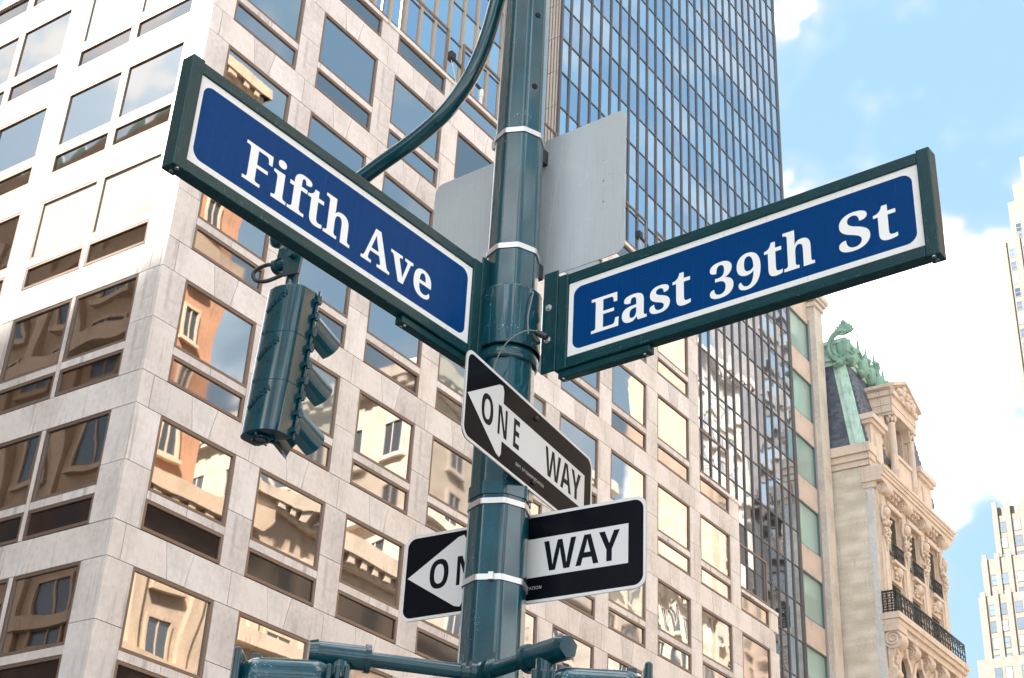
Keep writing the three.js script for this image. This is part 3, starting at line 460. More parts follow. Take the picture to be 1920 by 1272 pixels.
{ const f = thing('flagpole', 'thin metal flagpole rising behind the green copper roof corner', 'flagpole', null, -26.3, 39.5, -64.6); part('pole', cylBetween([0, 0, 0], [0, 9, 0], 0.06, 0.05, 10), M({ color: lin(0.2, 0.27, 0.25), roughness: 0.5 }), f); part('finial', sph(0, 9.05, 0, 0.12), goldBar, f); }

// ------------------------------------------------------------------ stepped white tower far up the avenue
{
  const B = thing('stepped_tower', 'distant cream stone skyscraper stepping down in tiers against the clouds', 'skyscraper');
  const k = 290 / 250, wall = M({ color: lin(0.155, 0.138, 0.122), roughness: 0.8, map: texStone2 }), sash = M({ color: lin(0.05, 0.05, 0.05), roughness: 0.5 }), gl = [M({ color: lin(0.10, 0.14, 0.18), roughness: 0.06 }), M({ color: lin(0.20, 0.27, 0.33), metalness: 1, roughness: 0.08 }), M({ color: lin(0.07, 0.10, 0.13), roughness: 0.06 }), M({ color: lin(0.30, 0.30, 0.29), roughness: 0.6 })];
  const Yf = (y) => 1.6 + (y - 1.6) * k, Zs = -290;
  // tiers: west edge, top, south plane
  const tiers = [[-58.3, 183.4, 4], [-60.3, 177, 3], [-61.5, 172.6, 2], [-63.5, 162.8, 0]];
  const low = [[-71.2, 108.4, 0], [-71.3, 106.6, 0.6], [-74, 98.5, 1.4], [-75, 91.6, 2.2], [-76.2, 80.3, 3.0]];
  const frameGeo = merged([ringG(1.5, 2.4, 0.17, 0.12), bx(-0.6, 0.6, -0.07, 0.07, -0.12, -0.01)]), paneGeo = boxG(1.2, 2.1, 0.02);
  const block = (x0, top, z, bottom) => part('tier', bx(x0 * k, -20, bottom, Yf(top), Zs - 40, Zs + z), wall, B);
  for (const [x, t, d] of tiers) block(x, t, -d * 0.8, 0);
  for (const [x, t, d] of low) block(x, t, d, 0);
  const win = (x, y, d) => { const w = part('window', frameGeo, sash, B, x * k, Yf(y), Zs + d + 0.05); part('pane', paneGeo, pick(gl), w, 0, 0, -0.04); };
  const pil = (x, y0, y1, d) => part('pilaster', bx(x * k - 0.5, x * k + 0.5, Yf(y0), Yf(y1), Zs + d, Zs + d + 0.35), wall, B);
  for (const x of [-61.55, -58.9, -56.6, -54.2]) for (let i = 0; i < 20; i++) win(x, 160.1 - i * 2.98, 0);
  for (const x of [-60.0, -57.4]) for (let i = 0; i < 3; i++) win(x, 168.6 - i * 2.3, -1.6);
  for (const x of [-69.7, -67.1, -64.5, -62]) for (let i = 0; i < 3; i++) win(x, 104.4 - i * 2.98, 0.6);
  for (const x of [-72.0, -70.15, -67.4, -65.0]) for (let i = 0; i < 2; i++) win(x, 94.6 - i * 2.98, 1.4);
  for (const x of [-72.75, -70.95, -68.2, -66]) for (let i = 0; i < 4; i++) win(x, 89.0 - i * 2.98, 2.2);
  for (const x of [-72.75, -70.95, -68.2, -66]) for (let i = 0; i < 4; i++) win(x, 77.6 - i * 2.98, 3.0);
  for (const x of [-74.1, -71.85, -69.6]) pil(x, 78, 92.4, 2.2);
  for (const x of [-73.3, -71.1, -69.0]) pil(x, 90, 99.4, 1.4);
  for (const x of [-70.7, -68.4, -65.8]) pil(x, 97, 109.2, 0.6);
  for (const x of [-62.9, -60.2]) pil(x, 100, 163.6, 0);
}

// ------------------------------------------------------------------ buildings across the streets, mirrored in the windows
function streetBuilding(o) {
  const B = thing(o.name, o.label, 'building', o.group), wall = M({ color: lin(...o.wall), roughness: 0.85, map: texStone2 }), trim = M({ color: lin(...o.trim), roughness: 0.8, map: texStone }), gl = M({ color: lin(...(o.glass || [0.05, 0.06, 0.07])), roughness: 0.08, metalness: o.metal || 0, ior: 1.7 });
  part('body', bx(o.x0, o.x1, 0.15, o.h, o.z0, o.z1), wall, B);
  const faces = { west: [o.x0, o.z0, -Math.PI / 2, o.z1 - o.z0], north: [o.x1, o.z0, Math.PI, o.x1 - o.x0], east: [o.x1, o.z1, Math.PI / 2, o.z1 - o.z0], south: [o.x0, o.z1, 0, o.x1 - o.x0] };
  const fg = merged([ringG(o.ww + 0.3, o.wh + 0.3, 0.16, 0.16), bx(-o.ww / 2 - 0.3, o.ww / 2 + 0.3, -o.wh / 2 - 0.36, -o.wh / 2 - 0.14, -0.16, 0.12), bx(-0.04, 0.04, -o.wh / 2, o.wh / 2, -0.12, -0.05)]), pg = boxG(o.ww, o.wh, 0.04);
  for (const f of o.faces) {
    const [ox, oz, ry, len] = faces[f], F = Face(ox, oz, ry, B), nb = Math.floor((len - 1) / o.bay), m = (len - nb * o.bay) / 2;
    for (let y = o.y0; y < o.h - o.fl * 0.8; y += o.fl) for (let i = 0; i < nb; i++) {
      const u = m + o.bay * (i + 0.5); if (o.skip && o.skip(F === 0, u, y)) continue;
      const w = F.put('window', fg, trim, u, y + o.wh / 2, 0.17); part('pane', pg, gl, w, 0, 0, -0.12);
    }
    for (const [y, t, p] of o.bands) F.put('string_course', boxG(len + 2 * p, t, p), trim, len / 2, y, p / 2 + 0.002);
    if (o.pil) for (let i = 0; i <= nb; i++) F.put('pilaster', boxG(0.7, o.h - o.y0 - 3, 0.28), trim, m + o.bay * i, (o.h + o.y0) / 2 - 1.5, 0.145);
    F.put('cornice', merged([bx(-len / 2 - 0.8, len / 2 + 0.8, -0.4, 0.5, 0, 0.9), bx(-len / 2 - 0.4, len / 2 + 0.4, -1.2, -0.401, 0, 0.5), ...Array.from({ length: Math.floor(len / 1.2) }, (_, i) => bx(-len / 2 + 0.3 + i * 1.2, -len / 2 + 0.8 + i * 1.2, -0.95, -0.402, 0.5, 0.8))]), trim, len / 2, o.h - 0.3, 0.003);
  }
  return B;
}
const warm = [0.42, 0.32, 0.235];
streetBuilding({ name: 'tan_building', label: 'tan stone corner building mirrored in the lowest office windows', group: 'buildings across the streets', x0: 6.5, x1: 34, z0: -52, z1: -19, h: 31, wall: warm, trim: [0.45, 0.34, 0.24], faces: ['west', 'south'], bay: 3.6, fl: 4.2, y0: 5, ww: 1.5, wh: 2.6, bands: [[12, 0.6, 0.5], [22, 0.7, 0.7]], pil: true });
streetBuilding({ name: 'brick_tower', label: 'orange brick tower with pale upper band mirrored beside blue sky', group: 'buildings across the streets', x0: 9, x1: 26, z0: -50.5, z1: -44, h: 60, wall: [0.40, 0.21, 0.125], trim: [0.52, 0.40, 0.29], faces: ['west', 'north'], bay: 2.2, fl: 3.5, y0: 6, ww: 1.0, wh: 1.9, bands: [[31, 0.6, 0.4], [46, 1.6, 0.6]] });
streetBuilding({ name: 'golden_building', label: 'golden limestone building with balustrade cornice mirrored in the lower panes', group: 'buildings across the streets', x0: 6.5, x1: 32, z0: -66, z1: -52.3, h: 33, wall: [0.43, 0.33, 0.245], trim: [0.48, 0.39, 0.30], faces: ['west'], bay: 4.1, fl: 4.4, y0: 5, ww: 1.8, wh: 2.9, bands: [[18, 0.7, 0.6], [24.5, 0.8, 1.0]], pil: true });
streetBuilding({ name: 'cream_building', label: 'cream limestone building with paired windows mirrored in the middle panes', group: 'buildings across the streets', x0: 6.5, x1: 32, z0: -88, z1: -66.3, h: 47, wall: [0.48, 0.42, 0.345], trim: [0.52, 0.465, 0.40], faces: ['west', 'south'], bay: 3.5, fl: 4.0, y0: 5, ww: 1.7, wh: 2.3, bands: [[21, 0.5, 0.3], [29, 0.4, 0.3], [37, 0.8, 0.6]] });
streetBuilding({ name: 'pale_building', label: 'pale carved stone building mirrored in the far office windows', group: 'buildings across the streets', x0: 6.5, x1: 32, z0: -107, z1: -88.3, h: 44, wall: [0.50, 0.43, 0.35], trim: [0.54, 0.47, 0.39], faces: ['west'], bay: 3.4, fl: 3.8, y0: 5, ww: 1.5, wh: 2.3, bands: [[26, 0.6, 0.4]], pil: true });
streetBuilding({ name: 'pinnacled_tower', label: 'pinkish stone tower with narrow windows mirrored in the glass grid', group: 'buildings across the streets', x0: 6.5, x1: 15, z0: -121, z1: -107.3, h: 72, wall: [0.46, 0.36, 0.28], trim: [0.50, 0.40, 0.32], faces: ['west', 'north'], bay: 2.6, fl: 3.6, y0: 5, ww: 1.1, wh: 2.0, bands: [[58, 1.0, 0.5]], pil: true });
streetBuilding({ name: 'dark_building', label: 'dark brown building mirrored low in the glass grid beside the beige bay', group: 'buildings across the streets', x0: 5.6, x1: 11, z0: -165, z1: -121.2, h: 59, wall: [0.045, 0.034, 0.03], trim: [0.06, 0.045, 0.04], faces: ['west'], bay: 3.0, fl: 3.8, y0: 5, ww: 1.7, wh: 2.2, bands: [] });
streetBuilding({ name: 'grey_tower', label: 'grey brown tower with wide ribbon windows mirrored at the edge of the glass grid', group: 'buildings across the streets', x0: 6.5, x1: 11, z0: -165, z1: -125, h: 94, wall: [0.16, 0.135, 0.125], trim: [0.18, 0.155, 0.14], faces: ['west', 'south'], bay: 4.6, fl: 3.9, y0: 62, ww: 3.2, wh: 1.9, bands: [[60, 2, 0.5]], glass: [0.16, 0.2, 0.24], metal: 0 });
const SW = streetBuilding({ name: 'brown_building', label: 'brown carved stone building mirrored in the windows of the sunlit face', group: 'buildings across the streets', x0: -96, x1: -24.5, z0: -0.8, z1: 24, h: 45, wall: [0.27, 0.185, 0.12], trim: [0.32, 0.225, 0.15], faces: ['north', 'east'], bay: 4.2, fl: 4.3, y0: 6, ww: 1.8, wh: 2.9, bands: [[20, 0.6, 0.4], [33.5, 0.9, 0.8], [38.5, 0.6, 0.4]], pil: true });
{ const g = []; for (let i = 0; i < 30; i++) g.push(sph(-26 - i * 2.3, 45.6, -0.6, 0.8, 1, 1.5 + (i % 3) * 0.5, 0.6, 8)); part('roof_cresting', merged(g), M({ color: lin(0.22, 0.36, 0.29), roughness: 0.7 }), SW); }
streetBuilding({ name: 'sun_block_tower', label: 'added grey slab tower out of view that blocks the sun from the corner', group: 'buildings across the streets', x0: -48, x1: -24.6, z0: 26, z1: 52, h: 88, wall: [0.20, 0.20, 0.20], trim: [0.26, 0.26, 0.26], faces: ['north', 'east'], bay: 3.0, fl: 3.8, y0: 8, ww: 2.0, wh: 2.2, bands: [], glass: [0.10, 0.12, 0.14] });  // unseen tower, added to keep direct sun off the post and signs

// ------------------------------------------------------------------ street lamp pole
const PX = -2.597, PZ = -3.586, poleR = (y) => 0.104 - (y - 3.2) * 0.0068;
function octPoints(R, round = 0.2) { const p = []; const side = 2 * R * Math.sin(Math.PI / 8); for (let i = 0; i < 8; i++) for (let j = -2; j <= 2; j++) { const a = i * Math.PI / 4, n = a + j / 2 * Math.PI / 8; const cut = side * round, rad = cut / Math.tan(Math.PI / 8), cd = R - rad / Math.cos(Math.PI / 8) * 1; p.push([Math.sin(a) * cd + Math.sin(n) * rad, Math.cos(a) * cd + Math.cos(n) * rad, n]); } return p; }
function octLoft(y0, y1, off = 0, round = 0.2) {
  const A = octPoints(poleR(y0) + off, round), Bp = octPoints(poleR(y1) + off, round), pos = [], nor = [], uv = [], idx = [], n = A.length; let s = 0;
  for (let i = 0; i <= n; i++) { const a = A[i % n], b = Bp[i % n]; if (i) { const q = A[(i - 1) % n]; s += Math.hypot(a[0] - q[0], a[1] - q[1]); } pos.push(a[0], y0, a[1], b[0], y1, b[1]); const nx = Math.sin(a[2]), nz = Math.cos(a[2]); nor.push(nx, 0.007, nz, nx, 0.007, nz); uv.push(s, y0, s, y1); if (i < n) { const k = i * 2; idx.push(k, k + 2, k + 1, k + 1, k + 2, k + 3); } }
  const g = new THREE.BufferGeometry(); g.setAttribute('position', new THREE.Float32BufferAttribute(pos, 3)); g.setAttribute('normal', new THREE.Float32BufferAttribute(nor, 3)); g.setAttribute('uv', new THREE.Float32BufferAttribute(uv, 2)); g.setIndex(idx); return g;
}
function bandG(y, h, off = 0.004) { const o = octPoints(poleR(y) + off, 0.12), i = octPoints(poleR(y) - 0.004, 0.12); const s = new THREE.Shape(o.map(([x, z]) => new THREE.Vector2(x, -z))); s.holes.push(new THREE.Path(i.map(([x, z]) => new THREE.Vector2(x, -z)))); const g = new THREE.ExtrudeGeometry(s, { depth: h, bevelEnabled: false }); g.rotateX(-Math.PI / 2); g.translate(0, y - h / 2, 0); return g; }
const uvm = (g, k = 1) => { const uv = g.attributes.uv; for (let i = 0; i < uv.count; i++) uv.setXY(i, uv.getX(i) * k, uv.getY(i) * k); return g; };
{
  const B = thing('lamp_post', 'dark green octagonal steel street post carrying signs and signals', 'post', null, PX, 0, PZ);
  part('shaft', octLoft(0.14, 7.6), green, B);
  part('base', merged([octLoft(0.14, 0.9, 0.09), octLoft(0.9, 1.0, 0.05)]), green, B);
  // welded patch and band low on the shaft
  part('paint_band', bandG(3.475, 0.045, 0.0035), green, B);
  const col = new THREE.LatheGeometry([[0.107, 4.0], [0.111, 3.998], [0.113, 4.004], [0.113, 4.222], [0.111, 4.228], [0.104, 4.229], [0.104, 4.0]].map(([a, b]) => new THREE.Vector2(a, b)), 48); part('collar', col, green, B);
  part('collar_ring', new THREE.LatheGeometry([[0.095, 3.95], [0.104, 3.952], [0.106, 3.97], [0.104, 3.99], [0.095, 3.992]].map(([a, b]) => new THREE.Vector2(a, b)), 48), green, B);
  for (const [y, a] of [[5.47, 0.9], [5.12, 0.9]]) { const g = new THREE.CylinderGeometry(0.0115, 0.0115, 0.006, 14); g.rotateX(Math.PI / 2); const ang = 67.5 * Math.PI / 180; part('bolt_hole', g, M({ color: lin(0.003, 0.004, 0.005), roughness: 0.9 }), B, Math.sin(ang) * poleR(y) * 0.925, y, Math.cos(ang) * poleR(y) * 0.925, ang); }
}
// mast arm and hanging signal
{
  const pts = [[-2.62, 6.35], [-2.69, 5.95], [-2.744, 5.687], [-2.795, 5.47], [-2.862, 5.318], [-2.964, 5.2], [-3.111, 5.12], [-3.265, 5.067], [-3.37, 5.027], [-3.55, 4.955], [-3.70, 4.90], [-3.80, 4.87]];
  const B = thing('mast_arm', 'dark green curved tubular mast arm reaching down from the post', 'mast arm', null, PX, 0, PZ);
  part('arm', tubeG(pts.map(([x, y]) => [x - PX, y, 0]), 0.032, 90, 18), green, B);
  part('arm_cap', sph(-3.8 - PX, 4.87, 0, 0.037, 1, 1, 1, 14), green, B);
  part('arm_flange', cylBetween([0.0, 6.38, 0], [-0.08, 6.1, 0], 0.05, 0.045, 16), green, B);
}
const font = await new FontLoader().loadAsync('fonts/droid/droid_sans_bold.typeface.json');
{
  const S = thing('traffic_signal', 'dark green three section traffic signal seen from its rounded back', 'traffic light', null, -3.725, 3.95, -3.6, -0.06); S.rotation.z = -0.06;
  const w = 0.100, dB = 0.078, dF = 0.042, hs = 0.209;
  const sh = () => { const s = new THREE.Shape(); s.moveTo(-w, -dF); s.lineTo(w, -dF); s.lineTo(w, 0.02); for (let i = 0; i <= 24; i++) { const a = i / 24 * Math.PI; s.lineTo(Math.cos(a) * w, 0.02 + Math.sin(a) * (dB - 0.02)); } s.lineTo(-w, -dF); return s; };
  const flip = (g) => { g.rotateX(-Math.PI / 2); return g; };   // shape y -> -z, so mirror first
  const shN = (() => { const s = new THREE.Shape(sh().getPoints(30).map((p) => new THREE.Vector2(p.x, -p.y)).reverse()); return s; })();
  const smoothed = (g) => { const p = g.attributes.position, n = g.attributes.normal; for (let i = 0; i < p.count; i++) { if (Math.abs(n.getY(i)) > 0.5) continue; const x = p.getX(i), z = p.getZ(i); if (z > 0.02) { const v = V3(x / (w * w), 0, (z - 0.02) / ((dB - 0.02) ** 2)).normalize(); n.setXYZ(i, v.x, v.y, v.z); } } return g; };
  for (let i = 0; i < 3; i++) {
    const g = flip(new THREE.ExtrudeGeometry(shN, { depth: hs - 0.003, bevelEnabled: true, bevelSize: 0.003, bevelThickness: 0.002, bevelSegments: 2, bevelOffset: -0.003 })); smoothed(g);
    const sec = part('section', g, green, S, 0, 0.006 + i * hs, 0);
    if (i) for (const q of [-0.012, 0.018]) part('vent_hole', boxG(0.012, 0.009, 0.004), blackPlastic, sec, q - 0.03, 0.008, Math.sqrt(1 - ((q - 0.03) / w) ** 2) * (dB - 0.02) + 0.02);
    // raised casting marks
    const tx = [new TextGeometry('MARK IV', { font, size: 0.022, depth: 0.006, curveSegments: 2 })]; tx[0].rotateZ(0.66); tx[0].translate(-0.022, 0.088, 0);
    for (const yy of [0.082, 0.073]) tx.push(bx(0.005, 0.045, yy, yy + 0.004, 0, 0.003)); const tg = merged(tx); { const p = tg.attributes.position; for (let k = 0; k < p.count; k++) { const x = p.getX(k) - 0.012; p.setX(k, x); p.setZ(k, p.getZ(k) + 0.019 + Math.sqrt(Math.max(0, 1 - (x / w) ** 2)) * (dB - 0.02)); } } part('casting_mark', tg, green, sec);
    // visor: cut-away tunnel pointing up the avenue
    const pos = [], idx = [], nA = 22, nL = 6; for (let a = 0; a <= nA; a++) for (let l = 0; l <= nL; l++) { const ph = (a / nA - 0.5) * 2 * 2.5, L = 0.19 * (0.62 + 0.38 * Math.cos(ph * 0.62)), t = l / nL, r = 0.088 + 0.004 * t; pos.push(Math.sin(ph) * r, Math.cos(ph) * r - t * L * 0.42 + 0.0, -dF - 0.01 - t * L); }
    for (let a = 0; a < nA; a++) for (let l = 0; l < nL; l++) { const k = a * (nL + 1) + l; idx.push(k, k + 1, k + nL + 1, k + 1, k + nL + 2, k + nL + 1); }
    const vg = new THREE.BufferGeometry(); vg.setAttribute('position', new THREE.Float32BufferAttribute(pos, 3)); vg.setIndex(idx); vg.computeVertexNormals(); vg.setAttribute('uv', new THREE.Float32BufferAttribute(new Array(pos.length / 3 * 2).fill(0), 2));
    part('visor', vg, green, sec, 0, hs / 2, 0);
    const lg = sph(0, hs / 2, -dF, 0.080, 1, 1, 0.25, 20); part('lens', lg, M({ color: [lin(0.02, 0.25, 0.16), lin(0.35, 0.2, 0.02), lin(0.3, 0.02, 0.02)][i], roughness: 0.2 }), sec);
    part('door', bx(-w - 0.004, w + 0.004, 0.006, hs - 0.008, -dF - 0.016, -dF - 0.003), green, sec);
  }
  const hx = w + 0.008, hz = -dF - 0.006; const hinge = [cylBetween([hx, -0.005, hz], [hx, hs * 3 + 0.01, hz], 0.006, 0.006, 8)]; for (let i = 0; i < 3; i++) for (const q of [0.033, 0.104, 0.175]) { hinge.push(bx(hx - 0.022, hx + 0.014, i * hs + q - 0.009, i * hs + q + 0.009, hz - 0.012, hz + 0.012), cylBetween([hx + 0.012, i * hs + q - 0.018, hz], [hx + 0.012, i * hs + q + 0.018, hz], 0.007)); } part('hinge', merged(hinge), green, S);
  // underside casting: ring and ribs
  const un = [new THREE.TorusGeometry(0.034, 0.005, 8, 24).rotateX(Math.PI / 2), cylBetween([0, -0.004, 0], [0, 0.006, 0], 0.026, 0.026, 6)]; for (const a of [0.3, 1.2, 2.0, 2.9, 4.2, 5.2]) un.push(bx(0.03, 0.058, -0.005, 0.006, -0.004, 0.004).rotateY(a)); part('underside_rib', merged(un).translate(-0.01, -0.002, 0.012), green, S);
  part('hanger', merged([cylBetween([0, hs * 3, 0.01], [0, hs * 3 + 0.07, 0.01], 0.03, 0.026, 16), tubeG([[0.0, hs * 3 + 0.05, 0.01], [0.0, hs * 3 + 0.11, 0.012], [-0.03, hs * 3 + 0.135, 0.03], [-0.07, hs * 3 + 0.135, 0.035]], 0.022, 18, 12), cylBetween([-0.06, hs * 3 + 0.135, 0.035], [-0.085, hs * 3 + 0.135, 0.035], 0.034, 0.034, 16)]), green, S);
  part('hanger_plate', merged([prismG([[-0.02, 0.07], [0.07, 0.06], [0.075, 0.2], [0.0, 0.24], [-0.07, 0.23], [-0.075, 0.17], [-0.03, 0.15]], 0.012).translate(0, hs * 3, 0.05), cylBetween([0.03, hs * 3 + 0.15, 0.02], [0.03, hs * 3 + 0.15, 0.075], 0.017, 0.017, 10), cylBetween([0.0, hs * 3 + 0.2, -0.005], [0.0, hs * 3 + 0.32, -0.005], 0.028, 0.028, 12)]), green, S);
  for (const [x, y] of [[-0.045, 0.205], [-0.015, 0.205], [0.045, 0.18]]) part('bolt', cylBetween([x, hs * 3 + y, 0.05], [x, hs * 3 + y, 0.06], 0.008, 0.008, 6), steel, S);
  part('cable_loop', tubeG([[-0.06, 0.762, 0.035], [-0.13, 0.777, 0.05], [-0.19, 0.752, 0.06], [-0.17, 0.712, 0.06], [-0.11, 0.697, 0.05], [-0.05, 0.727, 0.02]], 0.0085, 40, 8), blackPlastic, S);
}

// ------------------------------------------------------------------ sign faces (flat print)
function canvasTex(W, H, draw) { const c = document.createElement('canvas'); c.width = W; c.height = H; const x = c.getContext('2d'); draw(x, W, H); const t = new THREE.CanvasTexture(c); t.colorSpace = THREE.SRGBColorSpace; t.anisotropy = 8; return t; }
function rrect(x, X, Y, W, H, r) { x.beginPath(); x.moveTo(X + r, Y); x.lineTo(X + W - r, Y); x.arc(X + W - r, Y + r, r, -Math.PI / 2, 0); x.lineTo(X + W, Y + H - r); x.arc(X + W - r, Y + H - r, r, 0, Math.PI / 2); x.lineTo(X + r, Y + H); x.arc(X + r, Y + H - r, r, Math.PI / 2, Math.PI); x.lineTo(X, Y + r); x.arc(X + r, Y + r, r, Math.PI, Math.PI * 1.5); x.closePath(); x.fill(); }
function word(x, s, x0, x1, base, size, font_, bold = 0) { x.font = font_.replace('@', size); const w = x.measureText(s).width; x.save(); x.translate(x0, base); x.scale((x1 - x0) / w, 1); x.fillText(s, 0, 0); if (bold) { x.lineWidth = bold; x.lineJoin = 'miter'; x.strokeStyle = x.fillStyle; x.strokeText(s, 0, 0); } x.restore(); }
let scr = 77; const sr = () => { scr = (scr * 1664525 + 1013904223) >>> 0; return scr / 4294967296; };
function scuffs(x, W, H, n, col) { x.strokeStyle = col; for (let i = 0; i < n; i++) { x.lineWidth = 0.6 + sr() * 1.4; const X = sr() * W, Y = sr() * H, a = sr() * 6.28, l = 6 + sr() * 50; x.beginPath(); x.moveTo(X, Y); x.lineTo(X + Math.cos(a) * l, Y + Math.sin(a) * l * 0.6); x.stroke(); } }
const streetFace = (w, h, words, o_blue) => canvasTex(2048, Math.round(2048 * h / w), (x, W, H) => {
  const k = W / w; x.fillStyle = '#dfe0df'; x.fillRect(0, 0, W, H); x.fillStyle = o_blue; rrect(x, 0.019 * k, 0.022 * k, W - 0.04 * k, H - 0.044 * k, 0.034 * k);
  for (let i = 0; i < 5000; i++) { x.fillStyle = sr() < 0.5 ? 'rgba(255,255,255,0.025)' : 'rgba(0,0,20,0.06)'; x.fillRect(sr() * W, sr() * H, 2 + sr() * 5, 2 + sr() * 5); }
  scuffs(x, W, H, 40, 'rgba(200,215,255,0.16)');
  for (let i = 0; i < 70; i++) { const X = sr() * W, l = H * (0.1 + 0.5 * sr()), q_ = 0; x.fillStyle = sr() < 0.6 ? 'rgba(190,205,230,0.035)' : 'rgba(0,5,20,0.06)'; x.fillRect(X, sr() * H * 0.7, 2 + sr() * 10, l); }
  x.fillStyle = '#e6e7e6'; for (const [s, a, b, base, cap] of words) word(x, s, a * k, b * k, base * k, Math.round(cap * k / 0.715), 'bold @px serif', 0.0014 * k);
});
function bladeSign(label, name, o) {   // o: position of the panel's upper left corner, yaw, size
  const G = thing(name, label, 'street sign', 'illuminated street name signs', o.x, o.y - o.h, o.z, -o.yaw);
  const { w, h } = o, fr = 0.040, cap = 0.043, d = 0.036, tex = streetFace(w, h, o.words, '#00386f');
  const face = faceG(w, h, 0.002); face.translate(w / 2, h / 2, 0.003);
  part('face', face, M({ map: tex, roughness: 0.42, specularIntensity: 0.05, clearcoat: 0.12, clearcoatRoughness: 0.2 }), G);
  part('back_face', boxG(w, h, 0.004).clone().translate(w / 2, h / 2, -d + 0.004), whitePaint, G);
  const rb = (a, b, c, e, f, g2, r = 0.004) => { const q = new RoundedBoxGeometry(b - a, e - c, g2 - f, 2, r); q.translate((a + b) / 2, (c + e) / 2, (f + g2) / 2); return uvm(q, 0.6); };
  part('frame_rail', rb(0, w, h, h + fr, -d, 0.009), greenFrame, G); part('frame_rail', rb(0, w, -fr, 0, -d, 0.009), greenFrame, G);
  const far = part('end_cap', rb(o.far ? w + 0.001 : -cap - 0.001, o.far ? w + cap : 0, -fr - 0.004, h + fr + 0.004, -d - 0.002, 0.013), greenFrame, G);
  part('end_cap', rb(o.far ? -cap : w + 0.001, o.far ? -0.001 : w + cap, -fr - 0.002, h + fr + 0.002, -d - 0.002, 0.011), greenFrame, G);
  const ex = o.far ? w + cap / 2 : -cap / 2; for (const q of [-0.022, 0.002]) { const g = new THREE.CylinderGeometry(0.0062, 0.0062, 0.004, 12); part('screw', g, steel, far, ex, -fr - 0.0055, q + 0.002); part('screw_hole', new THREE.CylinderGeometry(0.0028, 0.0028, 0.001, 8), blackPlastic, far, ex, -fr - 0.008, q + 0.002); }
  // under-rail on the post side and bracket plate
  const L = 0.36; const a = o.far ? -0.04 : w + 0.04 - L, b = o.far ? L - 0.04 : w + 0.04; const ur = part('support_rail', rb(a, b, -fr - 0.028, -fr - 0.001, -d + 0.002, -0.001), greenFrame, G); for (const e of [a + 0.02, b - 0.02]) for (const q of [-0.024, -0.008]) part('rivet', new THREE.CylinderGeometry(0.005, 0.005, 0.003, 10), steel, ur, e, -fr - 0.03, q);
  const p0 = o.far ? -cap - 0.062 : w + cap + 0.001, p1 = p0 + 0.061; part('bracket_plate', merged([rb(p0, p1, -fr + 0.0, h + fr + 0.03, 0.004, 0.012), rb(o.far ? p1 - 0.008 : p0, o.far ? p1 : p0 + 0.008, -fr, h + fr + 0.01, -d, 0.004), rb(p0, p1, h * 0.25, h * 0.32, -0.06, 0.004), rb(p0, p1, h * 0.72, h * 0.79, -0.06, 0.004)]), greenFrame, G);
  const bm = (p0 + p1) / 2 + (o.far ? -0.004 : 0.016); for (const yy of [0.30, 0.74]) { const bt = part('bolt', cylBetween([bm, h * yy, 0.012], [bm, h * yy, 0.02], 0.009, 0.009, 6), steel, G); part('washer', cylBetween([bm, h * yy, 0.0121], [bm, h * yy, 0.0145], 0.013, 0.013, 16), steel, bt); }
  return G;
}
bladeSign('blue street name sign reading Fifth Ave in a dark green frame', 'street_name_sign', { x: -2.715, y: 4.281, z: -2.169, yaw: -87 * Math.PI / 180, w: 1.252, h: 0.30, far: false, words: [['Fifth', 0.198, 0.664, 0.238, 0.132], ['Ave', 0.712, 1.056, 0.238, 0.132]] });
bladeSign('blue street name sign reading East 39th St in a green frame', 'street_name_sign', { x: -2.367, y: 4.232, z: -3.61, yaw: 2.99 * Math.PI / 180, w: 1.26, h: 0.286, far: true, words: [['East', 0.09, 0.482, 0.225, 0.131], ['39', 0.545, 0.738, 0.242, 0.128], ['th', 0.742, 0.918, 0.225, 0.131], ['St', 0.99, 1.185, 0.225, 0.131]] });

const oneWayTex = canvasTex(2048, 683, (x, W, H) => {
  const k = W / 0.914; x.fillStyle = '#d8d8d8'; x.fillRect(0, 0, W, H); x.fillStyle = '#0c0f16'; rrect(x, 0.010 * k, 0.010 * k, W - 0.020 * k, H - 0.020 * k, 0.033 * k);
  x.fillStyle = '#d2d3d4'; const P = (a, b) => [a * k, b * k]; const hd = [[0.018, 0.1525], [0.214, 0.031], [0.236, 0.026], [0.246, 0.042], [0.246, 0.086], [0.852, 0.086], [0.852, 0.219], [0.246, 0.219], [0.246, 0.263], [0.236, 0.279], [0.214, 0.274]];
  x.beginPath(); hd.forEach(([a, b], i) => (i ? x.lineTo(...P(a, b)) : x.moveTo(...P(a, b)))); x.closePath(); x.fill();
  for (let i = 0; i < 200; i++) { x.fillStyle = 'rgba(90,95,105,0.05)'; x.fillRect(0.1 * k + i * 0.00378 * k, 0.088 * k, 1.5, 0.129 * k); }       // prism pattern of the sheeting
  x.fillStyle = '#12161f'; const f = 'bold @px sans-serif', c = Math.round(0.102 * k / 0.715); word(x, 'O', 0.101 * k, 0.190 * k, 0.203 * k, c, f); word(x, 'N', 0.207 * k, 0.286 * k, 0.203 * k, c, f); word(x, 'E', 0.312 * k, 0.368 * k, 0.203 * k, c, f); word(x, 'WAY', 0.548 * k, 0.822 * k, 0.203 * k, c, f);
  x.fillStyle = '#c8c8c8'; word(x, 'DEPT. OF TRANSPORTATION', 0.345 * k, 0.545 * k, 0.259 * k, Math.round(0.0105 * k / 0.715), '@px sans-serif');
  scuffs(x, W, H, 20, 'rgba(190,200,215,0.16)');
});
const oneWayFace = M({ map: oneWayTex, roughness: 0.4, specularIntensity: 0.05, clearcoat: 0.15, clearcoatRoughness: 0.2 });
const alu = M({ color: lin(0.60, 0.61, 0.62), roughness: 0.42, metalness: 0.85 });
